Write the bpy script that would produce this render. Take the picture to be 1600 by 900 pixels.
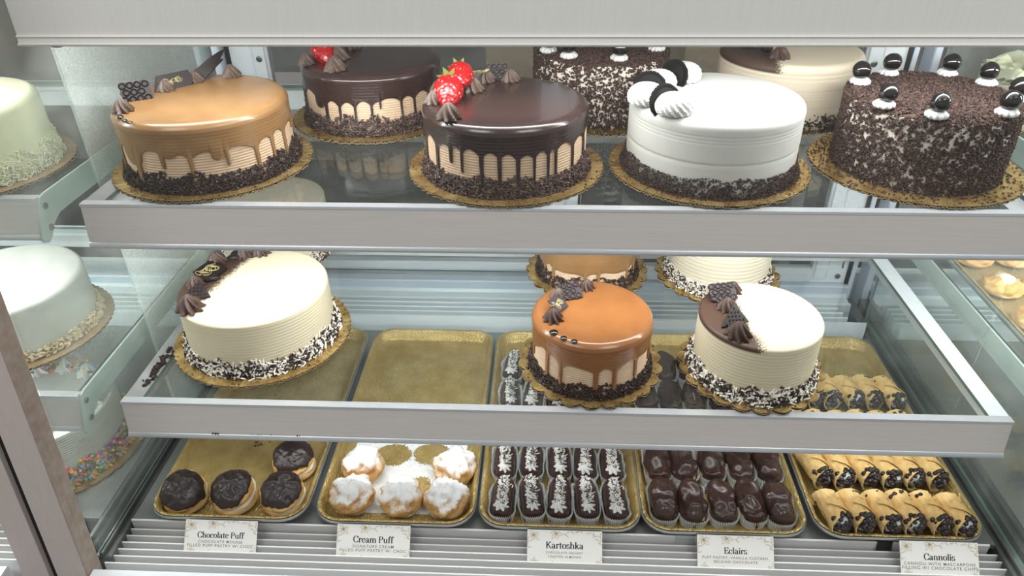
import bpy, math, random
import numpy as np
from math import sin, cos, pi, sqrt, radians, exp
from mathutils import Matrix, Vector, noise

for o in list(bpy.data.objects):
    bpy.data.objects.remove(o)
SC = bpy.context.scene
COL = SC.collection

# ------------------------------------------------------------------ camera
cam_d = bpy.data.cameras.new('camera')
cam = bpy.data.objects.new('camera', cam_d)
COL.objects.link(cam)
cam_d.sensor_width = 36.0
cam_d.lens = 1129.8 / 1600 * 36.0
cam_d.clip_start = 0.02
PITCH, YAW, ROLL = 0.56966, -0.05181, -0.0127
_f = Vector((sin(YAW) * cos(PITCH), cos(YAW) * cos(PITCH), -sin(PITCH)))
_r = Vector((cos(YAW), -sin(YAW), 0))
_u = _r.cross(_f)
_r2 = _r * cos(ROLL) + _u * sin(ROLL)
_u2 = -_r * sin(ROLL) + _u * cos(ROLL)
M4 = Matrix((_r2, _u2, -_f)).transposed().to_4x4()
M4.translation = Vector((0, 0, 0.92))
cam.matrix_world = M4
SC.camera = cam

# ------------------------------------------------------------------ world, lights, exposure
W = bpy.data.worlds.new('shop_light')
SC.world = W
W.use_nodes = True
W.node_tree.nodes['Background'].inputs[0].default_value = (1.0, 0.985, 0.985, 1)
W.node_tree.nodes['Background'].inputs[1].default_value = 0.43
SC.view_settings.view_transform = 'Standard'
SC.view_settings.look = 'None'
SC.view_settings.gamma = 1.0
SC.view_settings.use_curve_mapping = False
SC.view_settings.exposure = 0.0
SC.cycles.max_bounces = 10
SC.cycles.transparent_max_bounces = 40
SC.cycles.glossy_bounces = 5
SC.cycles.diffuse_bounces = 4
SC.cycles.caustics_reflective = False
SC.cycles.caustics_refractive = False
SC.cycles.sample_clamp_indirect = 4.0
SC.cycles.use_denoising = True


def area(name, loc, rot, sx, sy, watt, col=(1, 1, 1)):
    d = bpy.data.lights.new(name, 'AREA')
    d.shape = 'RECTANGLE'
    d.size, d.size_y = sx, sy
    d.energy = watt
    d.color = col
    o = bpy.data.objects.new(name, d)
    COL.objects.link(o)
    o.location = loc
    o.rotation_euler = rot
    return o


# ceiling panels of the shop, above and behind the customer
area('ceiling_panel_light', (-1.3, -0.5, 2.4), (radians(12), 0, 0), 1.2, 0.6, 20, (1, 0.98, 0.95))
area('ceiling_panel_light', (1.2, -0.5, 2.4), (radians(12), 0, 0), 1.2, 0.6, 20, (1, 0.98, 0.95))
# led strips of the case: under the canopy, under the two shelf lips
LED = (0.98, 1.0, 1.0)
area('canopy_led', (0.02, 0.930, 0.700), (radians(34), 0, 0), 1.26, 0.03, 3.7, LED)
area('upper_shelf_led', (0.02, 0.895, 0.447), (radians(34), 0, 0), 1.24, 0.02, 4.3, LED)
area('lower_shelf_led', (0.02, 0.822, 0.150), (radians(10), 0, 0), 1.24, 0.02, 0.6, LED)
area('left_canopy_led', (-1.25, 0.915, 0.700), (radians(22), 0, 0), 1.0, 0.03, 4.0, LED)
area('left_upper_led', (-1.25, 0.885, 0.447), (radians(22), 0, 0), 1.0, 0.02, 4.0, LED)
area('left_lower_led', (-1.25, 0.822, 0.150), (radians(10), 0, 0), 1.0, 0.02, 1.6, LED)
area('right_canopy_led', (1.25, 0.915, 0.700), (radians(34), 0, 0), 1.0, 0.03, 6.5, LED)
area('right_upper_led', (1.25, 0.885, 0.447), (radians(22), 0, 0), 1.0, 0.02, 3.0, LED)

rnd = random.Random(7)
RS = np.random.RandomState(11)


# ------------------------------------------------------------------ mesh builder
class MB:
    def __init__(s):
        s.v, s.f, s.m, s.n = [], [], [], 0

    def add(s, v, f, mat=0, T=None):
        v = np.asarray(v, float).reshape(-1, 3)
        if T is not None:
            A = np.array(T)
            v = v @ A[:3, :3].T + A[:3, 3]
        if isinstance(f, np.ndarray):
            s.f.append(f + s.n)
            s.m.append(np.full(len(f), mat))
        else:
            for q in f:
                s.f.append(np.array([q]) + s.n)
                s.m.append(np.array([mat]))
        s.v.append(v)
        s.n += len(v)
        return s

    def mesh(s, name, mats, smooth=40):
        me = bpy.data.meshes.new(name)
        v = np.concatenate(s.v)
        me.vertices.add(len(v))
        me.vertices.foreach_set('co', v.ravel())
        loops = np.concatenate([a.ravel() for a in s.f])
        tot = np.concatenate([np.full(len(a), a.shape[1]) for a in s.f])
        st = np.concatenate(([0], np.cumsum(tot)[:-1]))
        me.loops.add(len(loops))
        me.loops.foreach_set('vertex_index', loops.astype(np.int32))
        me.polygons.add(len(tot))
        me.polygons.foreach_set('loop_start', st.astype(np.int32))
        me.polygons.foreach_set('material_index', np.concatenate(s.m).astype(np.int32))
        for m in (mats if isinstance(mats, (list, tuple)) else [mats]):
            me.materials.append(m)
        me.update(calc_edges=True)
        me.validate()
        me.polygons.foreach_set('use_smooth', np.full(len(me.polygons), bool(smooth)))
        if smooth:
            if smooth < 180:
                me.set_sharp_from_angle(angle=radians(smooth))
        return me

    def build(s, name, mats, parent=None, smooth=40, kind=None, label=None, loc=None, rot=None):
        return put(s.mesh(name, mats, smooth), name, parent, kind, label, loc, rot)


def put(me, name, parent=None, kind=None, label=None, loc=None, rot=None, scale=None):
    o = bpy.data.objects.new(name, me)
    COL.objects.link(o)
    if parent is not None:
        o.parent = parent
    if kind:
        o['kind'] = kind
    if label:
        o['label'] = label
    if loc is not None:
        o.location = loc
    if rot is not None:
        o.rotation_euler = rot
    if scale is not None:
        o.scale = scale if not isinstance(scale, (int, float)) else (scale,) * 3
    return o


def thing(name, label, cat, loc=(0, 0, 0), rz=0.0, group=None, rot=None):
    o = bpy.data.objects.new(name, None)
    COL.objects.link(o)
    o.empty_display_size = 0.02
    o.location = loc
    o.rotation_euler = rot if rot else (0, 0, rz)
    o['label'], o['category'] = label, cat
    if group:
        o['group'] = group
    return o


def tag(o, label, cat, group=None):
    o['label'], o['category'] = label, cat
    if group:
        o['group'] = group
    return o


def Tm(loc=(0, 0, 0), rot=(0, 0, 0), sc=(1, 1, 1)):
    from mathutils import Euler
    return Matrix.Translation(loc) @ Euler(rot).to_matrix().to_4x4() @ Matrix.Diagonal((*sc, 1))


def box(mb, lo, hi, b=0.0, mat=0, T=None):
    lo, hi = np.minimum(lo, hi), np.maximum(lo, hi)
    if b <= 0:
        v = [(x, y, z) for z in (lo[2], hi[2]) for y in (lo[1], hi[1]) for x in (lo[0], hi[0])]
        f = np.array([(0, 2, 3, 1), (4, 5, 7, 6), (0, 1, 5, 4), (2, 6, 7, 3), (0, 4, 6, 2), (1, 3, 7, 5)])
        return mb.add(v, f, mat, T)
    b = min(b, 0.45 * float(np.min(hi - lo)))
    v, idx = [], {}
    for sx in (0, 1):
        for sy in (0, 1):
            for sz in (0, 1):
                c = [(lo[0], hi[0])[sx], (lo[1], hi[1])[sy], (lo[2], hi[2])[sz]]
                sg = [1 - 2 * sx, 1 - 2 * sy, 1 - 2 * sz]
                for a in range(3):
                    p = [c[k] + (0 if k == a else sg[k] * b) for k in range(3)]
                    idx[(sx, sy, sz, a)] = len(v)
                    v.append(p)
    f = []
    for a in range(3):
        o1, o2 = [k for k in range(3) if k != a]
        for s_ in (0, 1):
            q = []
            for (i, j) in ((0, 0), (1, 0), (1, 1), (0, 1)):
                k = [0, 0, 0]
                k[a], k[o1], k[o2] = s_, i, j
                q.append(idx[(*k, a)])
            f.append(q if (s_ == 1) == (a != 1) else q[::-1])
        for i in (0, 1):
            for j in (0, 1):
                k0 = [0, 0, 0]
                k0[o1], k0[o2] = i, j
                k1 = list(k0)
                k1[a] = 1
                q = [idx[(*k0, o1)], idx[(*k1, o1)], idx[(*k1, o2)], idx[(*k0, o2)]]
                f.append(q)
    mb.add(v, np.array(f), mat, T)
    t = [[idx[(i, j, k, a)] for a in range(3)] for i in (0, 1) for j in (0, 1) for k in (0, 1)]
    t = np.array(t) - 24
    mb.f.append(t + mb.n)
    mb.m.append(np.full(8, mat))
    return mb


def fixn(me):
    import bmesh
    bm = bmesh.new()
    bm.from_mesh(me)
    bmesh.ops.recalc_face_normals(bm, faces=bm.faces)
    bm.to_mesh(me)
    bm.free()
    return me


def gridfaces(nr, nc, wrap=True, flip=False):
    i = np.arange(nr - 1)[:, None]
    j = np.arange(nc if wrap else nc - 1)[None, :]
    j2 = (j + 1) % nc
    f = np.stack([i * nc + j, i * nc + j2, (i + 1) * nc + j2, (i + 1) * nc + j], -1).reshape(-1, 4)
    return f[:, ::-1] if flip else f


def surf(mb, P, wrap=True, mat=0, T=None, flip=False, cap0=False, cap1=False):
    """P: (rows, cols, 3)"""
    nr, nc = P.shape[:2]
    f = gridfaces(nr, nc, wrap, flip)
    base = mb.n
    mb.add(P.reshape(-1, 3), f, mat, T)
    for c, row in ((cap0, 0), (cap1, nr - 1)):
        if c:
            ring = np.arange(nc) + base + row * nc
            if (row == 0) != flip:
                ring = ring[::-1]
            mb.f.append(ring[None, :])
            mb.m.append(np.array([mat]))
    return mb


def lathe(mb, prof, n=48, mod=None, mat=0, T=None, cap0=False, cap1=False):
    """prof list of (r, z) from bottom to top; mod(theta, k) multiplies r."""
    th = np.linspace(0, 2 * pi, n, endpoint=False)
    P = np.zeros((len(prof), n, 3))
    for k, (r, z) in enumerate(prof):
        t = th
        m = mod(th, k / max(1, len(prof) - 1)) if mod else 1.0
        P[k, :, 0] = r * m * np.cos(t)
        P[k, :, 1] = r * m * np.sin(t)
        P[k, :, 2] = z
    return surf(mb, P, True, mat, T, False, cap0, cap1)


def tube(mb, path, r, n=6, mat=0, T=None):
    path = np.asarray(path, float)
    m = len(path)
    rr = np.full(m, r) if np.isscalar(r) else np.asarray(r)
    tan = np.gradient(path, axis=0)
    tan /= np.linalg.norm(tan, axis=1)[:, None] + 1e-12
    up = np.array([0, 0, 1.0])
    P = np.zeros((m, n, 3))
    a0 = None
    for i in range(m):
        t = tan[i]
        if a0 is None:
            a0 = np.cross(t, up) if abs(t[2]) < .95 else np.cross(t, [1, 0, 0])
        a = a0 - t * (a0 @ t)
        a /= np.linalg.norm(a) + 1e-12
        b = np.cross(t, a)
        a0 = a
        for k in range(n):
            q = 2 * pi * k / n
            P[i, k] = path[i] + rr[i] * (a * cos(q) + b * sin(q))
    return surf(mb, P, True, mat, T, False, True, True)


def rods(mb, pos, dirs, ln, rad, n=5, mat=0, mats=None):
    """many little rods at once: pos (N,3), dirs (N,3) unit, ln (N,), rad (N,)"""
    N = len(pos)
    d = dirs / np.linalg.norm(dirs, axis=1)[:, None]
    ref = np.where(np.abs(d[:, 2:3]) < .9, np.array([[0, 0, 1.0]]), np.array([[1.0, 0, 0]]))
    a = np.cross(d, ref)
    a /= np.linalg.norm(a, axis=1)[:, None]
    b = np.cross(d, a)
    q = np.arange(n) * 2 * pi / n
    ring = a[:, None, :] * np.cos(q)[None, :, None] + b[:, None, :] * np.sin(q)[None, :, None]
    h = (ln / 2)[:, None, None]
    r = rad[:, None, None]
    V = np.concatenate([pos[:, None, :] - d[:, None, :] * h + ring * r * .8,
                        pos[:, None, :] + d[:, None, :] * h + ring * r * .8], 1)
    base = (np.arange(N) * 2 * n)[:, None]
    k = np.arange(n)
    side = np.stack([k, (k + 1) % n, n + (k + 1) % n, n + k], -1)
    F = (base[:, :, None] + side[None]).reshape(-1, 4)
    c0 = base + k[::-1][None]
    c1 = base + (n + k)[None]
    off = mb.n
    mb.v.append(V.reshape(-1, 3))
    mb.n += N * 2 * n
    mm = np.full(N, mat) if mats is None else np.asarray(mats)
    mb.f += [F + off, c0 + off, c1 + off]
    mb.m += [np.repeat(mm, n), mm, mm]
    return mb


OCT_F = np.array([(0, 2, 4), (2, 1, 4), (1, 3, 4), (3, 0, 4), (2, 0, 5), (1, 2, 5), (3, 1, 5), (0, 3, 5)])


def crumbs(mb, pos, size, mats=None, flat=1.0):
    N = len(pos)
    base = np.array([(1, 0, 0), (-1, 0, 0), (0, 1, 0), (0, -1, 0), (0, 0, 1), (0, 0, -1)], float)
    R = RS.normal(size=(N, 3, 3))
    Q, _ = np.linalg.qr(R)
    sc = RS.uniform(.55, 1.25, (N, 6, 1)) * size[:, None, None]
    V = np.einsum('nij,kj->nki', Q, base) * sc + pos[:, None, :]
    F = (np.arange(N)[:, None, None] * 6 + OCT_F[None]).reshape(-1, 3)
    mm = np.zeros(N, int) if mats is None else np.asarray(mats)
    mb.f.append(F + mb.n)
    mb.m.append(np.repeat(mm, 8))
    mb.v.append(V.reshape(-1, 3))
    mb.n += N * 6
    return mb


def prism(mb, poly, z0, z1, mat=0, T=None, mat_side=None):
    n = len(poly)
    v = [(x, y, z0) for x, y in poly] + [(x, y, z1) for x, y in poly]
    k = np.arange(n)
    mb.add(v, np.stack([k, (k + 1) % n, n + (k + 1) % n, n + k], -1), mat if mat_side is None else mat_side, T)
    for ring in (k[::-1], k + n):
        mb.f.append(ring[None, :] + mb.n - 2 * n)
        mb.m.append(np.array([mat]))
    return mb


def wob(P, amp, fr, seed=0.0, zs=1.0):
    """push grid points along a radial-ish noise"""
    Q = P.reshape(-1, 3)
    c = Q.mean(0)
    out = Q.copy()
    for i, p in enumerate(Q):
        d = p - c
        L = np.linalg.norm(d) + 1e-9
        w = noise.noise(Vector(p * fr) + Vector((seed, seed * 1.7, seed * .3)))
        out[i] = p + d / L * w * amp
    return out.reshape(P.shape)


# ------------------------------------------------------------------ materials
def lin(c):
    return tuple(((x / 255) / 12.92 if x / 255 <= .04045 else ((x / 255 + .055) / 1.055) ** 2.4) for x in c)


class NT:
    def __init__(s, name):
        s.m = bpy.data.materials.new(name)
        s.m.use_nodes = True
        s.t = s.m.node_tree
        s.b = s.t.nodes['Principled BSDF']
        s.out = s.t.nodes['Material Output']

    def n(s, typ, **kw):
        x = s.t.nodes.new(typ)
        for k, v in kw.items():
            if k.startswith('i_'):
                x.inputs[k[2:].replace('_', ' ')].default_value = v
            else:
                setattr(x, k, v)
        return x

    def l(s, a, b):
        s.t.links.new(a, b)

    def coord(s):
        return s.n('ShaderNodeTexCoord').outputs['Object']

    def noise(s, scale, detail=3, vec=None, rough=.55):
        x = s.n('ShaderNodeTexNoise')
        x.inputs['Scale'].default_value = scale
        x.inputs['Detail'].default_value = detail
        x.inputs['Roughness'].default_value = rough
        s.l(vec if vec is not None else s.coord(), x.inputs['Vector'])
        return x.outputs['Fac']

    def ramp(s, fac, stops):
        r = s.n('ShaderNodeValToRGB')
        e = r.color_ramp.elements
        while len(e) < len(stops):
            e.new(.5)
        for k, (p, c) in enumerate(stops):
            e[k].position = p
            e[k].color = (*c, 1)
        s.l(fac, r.inputs[0])
        return r.outputs[0]

    def bump(s, h, strength=.3, dist=.002, prev=None):
        b = s.n('ShaderNodeBump')
        b.inputs['Strength'].default_value = strength
        b.inputs['Distance'].default_value = dist
        s.l(h, b.inputs['Height'])
        if prev is not None:
            s.l(prev, b.inputs['Normal'])
        s.l(b.outputs[0], s.b.inputs['Normal'])
        return b.outputs[0]


def pmat(name, c, rough=.5, metal=0.0, var=.06, scale=60, bump=0.0, bscale=None, bdist=.001, spec=.5, sss=0.0, coat=0.0,
         emis=0.0, c2=None, lo=.3, hi=.7):
    t = NT(name)
    c = lin(c)
    b = t.b
    b.inputs['Roughness'].default_value = rough
    b.inputs['Metallic'].default_value = metal
    b.inputs['Specular IOR Level'].default_value = spec
    if sss:
        b.inputs['Subsurface Weight'].default_value = sss
        b.inputs['Subsurface Radius'].default_value = (.006, .004, .003)
        b.inputs['Subsurface Scale'].default_value = 1.0
    if coat:
        b.inputs['Coat Weight'].default_value = coat
        b.inputs['Coat Roughness'].default_value = .06
    f = t.noise(scale)
    if c2 is None:
        c1, c2 = tuple(x * (1 - var) for x in c), tuple(min(1, x * (1 + var)) for x in c)
    else:
        c1, c2 = c, lin(c2)
    t.l(t.ramp(f, [(lo, c1), (hi, c2)]), b.inputs['Base Color'])
    if bump:
        t.bump(t.noise(bscale or scale * 3, 4), bump, bdist)
    if emis:
        b.inputs['Emission Color'].default_value = (*c, 1)
        b.inputs['Emission Strength'].default_value = emis
    return t.m


def glass_mat(name, tint, haze=0.0, speck=0.0, refl=1.0):
    t = NT(name)
    t.t.nodes.remove(t.b)
    tr = t.n('ShaderNodeBsdfTransparent')
    tr.inputs[0].default_value = (*tint, 1)
    gl = t.n('ShaderNodeBsdfGlossy')
    gl.inputs['Roughness'].default_value = .015
    gl.inputs[0].default_value = (.95, .98, .97, 1)
    lw = t.n('ShaderNodeLayerWeight')
    lw.inputs[0].default_value = .5
    pw = t.n('ShaderNodeMath', operation='POWER')
    t.l(lw.outputs['Facing'], pw.inputs[0])
    pw.inputs[1].default_value = 5.0
    ma = t.n('ShaderNodeMath', operation='MULTIPLY_ADD')
    t.l(pw.outputs[0], ma.inputs[0])
    ma.inputs[1].default_value = .9 * refl
    ma.inputs[2].default_value = .035 * refl
    mx = t.n('ShaderNodeMixShader')
    t.l(ma.outputs[0], mx.inputs[0])
    t.l(tr.outputs[0], mx.inputs[1])
    t.l(gl.outputs[0], mx.inputs[2])
    last = mx.outputs[0]
    if haze:
        df = t.n('ShaderNodeBsdfDiffuse')
        df.inputs[0].default_value = (.8, .86, .83, 1)
        mx2 = t.n('ShaderNodeMixShader')
        nz = t.noise(900 if speck else 14, 2)
        mr = t.n('ShaderNodeMapRange')
        mr.inputs[1].default_value, mr.inputs[2].default_value = .35, .7
        mr.inputs[3].default_value, mr.inputs[4].default_value = haze * .5, haze * 1.5
        t.l(nz, mr.inputs[0])
        t.l(mr.outputs[0], mx2.inputs[0])
        t.l(last, mx2.inputs[1])
        t.l(df.outputs[0], mx2.inputs[2])
        last = mx2.outputs[0]
    t.l(last, t.out.inputs[0])
    return t.m


def brushed(name, c, rough=.42, metal=.35, axis=0, k=.05):
    t = NT(name)
    c = lin(c)
    mp = t.n('ShaderNodeMapping')
    s = [90, 90, 90]
    s[axis] = 2.5
    mp.inputs['Scale'].default_value = s
    t.l(t.coord(), mp.inputs[0])
    f = t.noise(4, 5, mp.outputs[0])
    t.l(t.ramp(f, [(.25, tuple(x * (1 - k) for x in c)), (.75, tuple(x * (1 + k) for x in c))]), t.b.inputs['Base Color'])
    t.b.inputs['Roughness'].default_value = rough
    t.b.inputs['Metallic'].default_value = metal
    t.bump(f, .06, .0005)
    return t.m


def gold_tray_mat():
    t = NT('gold_foil_liner')
    f = t.noise(25, 3)
    t.l(t.ramp(f, [(.3, lin((182, 154, 92))), (.7, lin((212, 186, 124)))]), t.b.inputs['Base Color'])
    t.b.inputs['Metallic'].default_value = .6
    t.b.inputs['Roughness'].default_value = .36
    mp = t.n('ShaderNodeMapping')
    mp.inputs['Scale'].default_value = (1, .35, 1)
    mp.inputs['Rotation'].default_value = (0, 0, .6)
    t.l(t.coord(), mp.inputs[0])
    v = t.n('ShaderNodeTexVoronoi')
    v.inputs['Scale'].default_value = 330
    t.l(mp.outputs[0], v.inputs['Vector'])
    b1 = t.bump(v.outputs['Distance'], .9, .0016)
    t.bump(t.noise(260, 4), .35, .0012, b1)
    return t.m


def gold_board_mat():
    t = NT('gold_cake_board')
    f = t.noise(30, 5)
    t.l(t.ramp(f, [(.35, lin((172, 132, 72))), (.66, lin((238, 206, 140)))]), t.b.inputs['Base Color'])
    t.b.inputs['Metallic'].default_value = .75
    t.b.inputs['Roughness'].default_value = .26
    t.bump(t.noise(160, 3), .25, .001)
    return t.m


def kraft_edge(name, c1, c2, freq):
    return pmat(name, c1, .8, c2=c2, scale=freq)


def sugar_bun_mat():
    t = NT('sugared_choux')
    co = t.coord()
    f = t.noise(60, 4)
    base = t.ramp(f, [(.3, lin((196, 140, 76))), (.7, lin((232, 190, 124)))])
    g = t.n('ShaderNodeNewGeometry')
    sp = t.n('ShaderNodeSeparateXYZ')
    t.l(g.outputs['Normal'], sp.inputs[0])
    s2 = t.n('ShaderNodeSeparateXYZ')
    t.l(co, s2.inputs[0])
    # sugar lies where the crust faces up and high on the bun, broken up by a grainy edge
    a = t.n('ShaderNodeMath', operation='MULTIPLY_ADD')
    t.l(s2.outputs[2], a.inputs[0])
    a.inputs[1].default_value = 18.0
    t.l(sp.outputs[2], a.inputs[2])
    n2 = t.noise(240, 5, rough=.7)
    b = t.n('ShaderNodeMath', operation='MULTIPLY_ADD')
    t.l(n2, b.inputs[0])
    b.inputs[1].default_value = 1.6
    t.l(a.outputs[0], b.inputs[2])
    m = t.n('ShaderNodeMapRange')
    m.inputs[1].default_value, m.inputs[2].default_value = 1.55, 2.3
    t.l(b.outputs[0], m.inputs[0])
    mx = t.n('ShaderNodeMix', data_type='RGBA')
    t.l(m.outputs[0], mx.inputs[0])
    t.l(base, mx.inputs[6])
    mx.inputs[7].default_value = (.80, .80, .80, 1)
    t.l(mx.outputs[2], t.b.inputs['Base Color'])
    t.b.inputs['Roughness'].default_value = .85
    t.bump(n2, .6, .0018)
    return t.m


def dusted_top_mat(name, c, dust, side, edge, seed):
    """frosting whose top carries cocoa sifted over one side: side = (nx, ny), dust beyond edge"""
    t = NT(name)
    co = t.coord()
    sp = t.n('ShaderNodeSeparateXYZ')
    t.l(co, sp.inputs[0])
    a = t.n('ShaderNodeMath', operation='MULTIPLY')
    t.l(sp.outputs[0], a.inputs[0])
    a.inputs[1].default_value = side[0]
    b = t.n('ShaderNodeMath', operation='MULTIPLY_ADD')
    t.l(sp.outputs[1], b.inputs[0])
    b.inputs[1].default_value = side[1]
    t.l(a.outputs[0], b.inputs[2])
    n1 = t.noise(500, 2)
    n2 = t.noise(16, 2)
    c1 = t.n('ShaderNodeMath', operation='MULTIPLY_ADD')
    t.l(n1, c1.inputs[0])
    c1.inputs[1].default_value = .035
    t.l(b.outputs[0], c1.inputs[2])
    c2 = t.n('ShaderNodeMath', operation='MULTIPLY_ADD')
    t.l(n2, c2.inputs[0])
    c2.inputs[1].default_value = .03
    t.l(c1.outputs[0], c2.inputs[2])
    m = t.n('ShaderNodeMapRange')
    m.inputs[1].default_value, m.inputs[2].default_value = edge + .032, edge + .040
    t.l(c2.outputs[0], m.inputs[0])
    zz = t.n('ShaderNodeMapRange')
    zz.inputs[1].default_value, zz.inputs[2].default_value = .0925, .0955
    t.l(sp.outputs[2], zz.inputs[0])
    mm = t.n('ShaderNodeMath', operation='MULTIPLY')
    t.l(m.outputs[0], mm.inputs[0])
    t.l(zz.outputs[0], mm.inputs[1])
    mx = t.n('ShaderNodeMix', data_type='RGBA')
    t.l(mm.outputs[0], mx.inputs[0])
    mx.inputs[6].default_value = (*lin(c), 1)
    mx.inputs[7].default_value = (*lin(dust), 1)
    t.l(mx.outputs[2], t.b.inputs['Base Color'])
    t.b.inputs['Roughness'].default_value = .55
    t.bump(n1, .05, .001)
    return t.m


def strawberry_mat():
    t = NT('strawberry_skin')
    v = t.n('ShaderNodeTexVoronoi')
    v.inputs['Scale'].default_value = 260
    t.l(t.coord(), v.inputs['Vector'])
    seeds = t.ramp(v.outputs['Distance'], [(.0, lin((190, 140, 80))), (.20, lin((152, 14, 18)))])
    sug = t.noise(330, 2)
    mr = t.n('ShaderNodeMapRange')
    mr.inputs[1].default_value, mr.inputs[2].default_value = .64, .72
    t.l(sug, mr.inputs[0])
    mx = t.n('ShaderNodeMix', data_type='RGBA')
    t.l(mr.outputs[0], mx.inputs[0])
    t.l(seeds, mx.inputs[6])
    mx.inputs[7].default_value = (.62, .45, .45, 1)
    t.l(mx.outputs[2], t.b.inputs['Base Color'])
    t.b.inputs['Roughness'].default_value = .25
    t.bump(v.outputs['Distance'], .5, .002)
    return t.m


def cannoli_mat():
    t = NT('fried_cannoli_shell')
    f = t.noise(38, 4)
    base = t.ramp(f, [(.3, lin((214, 172, 104))), (.55, lin((234, 202, 138))), (.75, lin((242, 216, 160)))])
    n2 = t.noise(170, 3)
    mr = t.n('ShaderNodeMapRange')
    mr.inputs[1].default_value, mr.inputs[2].default_value = .63, .70
    t.l(n2, mr.inputs[0])
    mx = t.n('ShaderNodeMix', data_type='RGBA')
    t.l(mr.outputs[0], mx.inputs[0])
    t.l(base, mx.inputs[6])
    mx.inputs[7].default_value = (*lin((176, 120, 62)), 1)
    t.l(mx.outputs[2], t.b.inputs['Base Color'])
    t.b.inputs['Roughness'].default_value = .6
    t.bump(t.noise(120, 4), .4, .0015)
    return t.m


def combed(m, strength=.13, period=.0046):
    t = NT.__new__(NT)
    t.m, t.t = m, m.node_tree
    t.b = t.t.nodes['Principled BSDF']
    w = t.n('ShaderNodeTexWave', wave_type='BANDS', bands_direction='Z')
    w.inputs['Scale'].default_value = .314 / period
    w.inputs['Distortion'].default_value = .6
    w.inputs['Detail Scale'].default_value = 20
    t.l(t.coord(), w.inputs['Vector'])
    t.bump(w.outputs['Fac'], strength, .0012)


MT = {}
MT['lip'] = brushed('satin_aluminium_lip', (220, 213, 210), .5, .08)
MT['trim'] = pmat('light_aluminium_edge', (205, 207, 212), .3, .4, .03)
MT['canopy'] = brushed('canopy_panel_metal', (246, 243, 240), .5, .02, 2, .03)
MT['steel'] = brushed('grille_aluminium', (226, 225, 224), .42, .15)
MT['deck'] = pmat('grey_deck_metal', (128, 130, 128), .4, .4, .06, 12)
MT['rail_dark'] = pmat('dark_grey_rail', (92, 96, 94), .4, .5, .05)
MT['groove'] = pmat('dark_rubber_groove', (34, 36, 36), .6)
MT['post'] = brushed('mullion_metal', (206, 196, 191), .45, .15, 2)
MT['rust'] = pmat('stained_edge_metal', (160, 142, 130), .6, .1, c2=(180, 166, 156), scale=60)
MT['door'] = pmat('white_door_frame', (240, 245, 250), .4, 0, .03, 8)
MT['doorblue'] = pmat('pale_side_frame', (214, 224, 236), .45, .1, .03, 8)
MT['back'] = pmat('pale_back_panel', (232, 240, 244), .42, .1, .03, 10)
MT['white'] = pmat('white_shelf_rail', (222, 226, 230), .4, .1, .03)
MT['shaderail'] = pmat('painted_shade_rail', (132, 132, 132), .4, .2, c2=(186, 187, 188), scale=9)  # darker twin of the white rail, with its dim reflection painted into the grey
MT['plate'] = pmat('pale_green_bracket', (186, 200, 196), .4, .1, .03)
MT['screw'] = pmat('screw_steel', (120, 118, 112), .3, .9)
MT['glass'] = glass_mat('shelf_glass', (.975, .99, .985), .008)
MT['front'] = glass_mat('front_glass', (.975, .985, .98), 0, refl=.5)
MT['part'] = glass_mat('partition_glass', (.945, .97, .955), .09)
MT['partback'] = glass_mat('misted_partition_glass', (.92, .955, .935), .32, 1)
MT['doorglass'] = glass_mat('door_glass', (.86, .87, .87), .02)
MT['gedge'] = pmat('green_glass_edge', (92, 116, 106), .2, 0, .05)
MT['led'] = pmat('led_diffuser', (255, 255, 255), .5, emis=3.0)
MT['gold'] = gold_tray_mat()
MT['board'] = gold_board_mat()
MT['bedge'] = pmat('dark_corrugated_edge', (26, 18, 12), .8, c2=(50, 36, 24), scale=220)
MT['kraft'] = pmat('brown_board', (150, 118, 84), .7, c2=(176, 146, 108), scale=40)
MT['paperline'] = pmat('pale_board_paper', (216, 190, 138), .6)
MT['mocha'] = pmat('mocha_buttercream', (212, 184, 154), .6, var=.04, sss=.15)
MT['caramel'] = pmat('caramel_glaze', (138, 102, 64), .26, c2=(150, 114, 74), scale=22, coat=.2)
MT['caramel2'] = pmat('amber_caramel_glaze', (134, 86, 48), .24, c2=(146, 96, 56), scale=22, coat=.2)
MT['ganache'] = pmat('dark_ganache', (48, 34, 32), .2, c2=(58, 40, 37), scale=20, coat=.35)
MT['cocoa'] = pmat('cocoa_buttercream', (88, 71, 62), .5, var=.08)
MT['cocoa_dark'] = pmat('dark_cocoa_buttercream', (70, 51, 44), .5, var=.08)
MT['choc'] = pmat('dark_chocolate', (32, 23, 22), .5, spec=.25, var=.1)
MT['choc_grey'] = pmat('bloomed_chocolate', (62, 54, 55), .55, spec=.25, var=.1)
MT['pearl'] = pmat('glossy_chocolate_pearl', (22, 17, 17), .08, coat=.5)
MT['thread'] = pmat('pale_gold_print', (188, 176, 118), .5)
MT['sprink'] = pmat('dark_chocolate_sprinkle', (56, 40, 36), .4, var=.2, scale=300)
MT['sprinkl'] = pmat('milk_chocolate_sprinkle', (92, 72, 66), .4, var=.2, scale=300)
MT['wsprink'] = pmat('white_sprinkle', (240, 234, 224), .5, var=.04, scale=300)
MT['whitefrost'] = pmat('white_frosting', (206, 205, 199), .5, var=.02, sss=.1)
MT['whip'] = pmat('whipped_cream', (208, 207, 205), .55, var=.02, sss=.1)
MT['ivory'] = pmat('ivory_frosting', (216, 207, 186), .5, var=.02, sss=.1)
MT['ivory2'] = pmat('warm_ivory_frosting', (214, 202, 178), .5, var=.03, sss=.1)
MT['dustL'] = dusted_top_mat('ivory_frosting_with_cocoa', (214, 203, 174), (66, 46, 36), (-.92, .25), .050, 1)
MT['dustR'] = dusted_top_mat('ivory_frosting_with_cocoa_band', (214, 203, 174), (74, 52, 40), (-.97, -.1), .022, 2)
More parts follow.
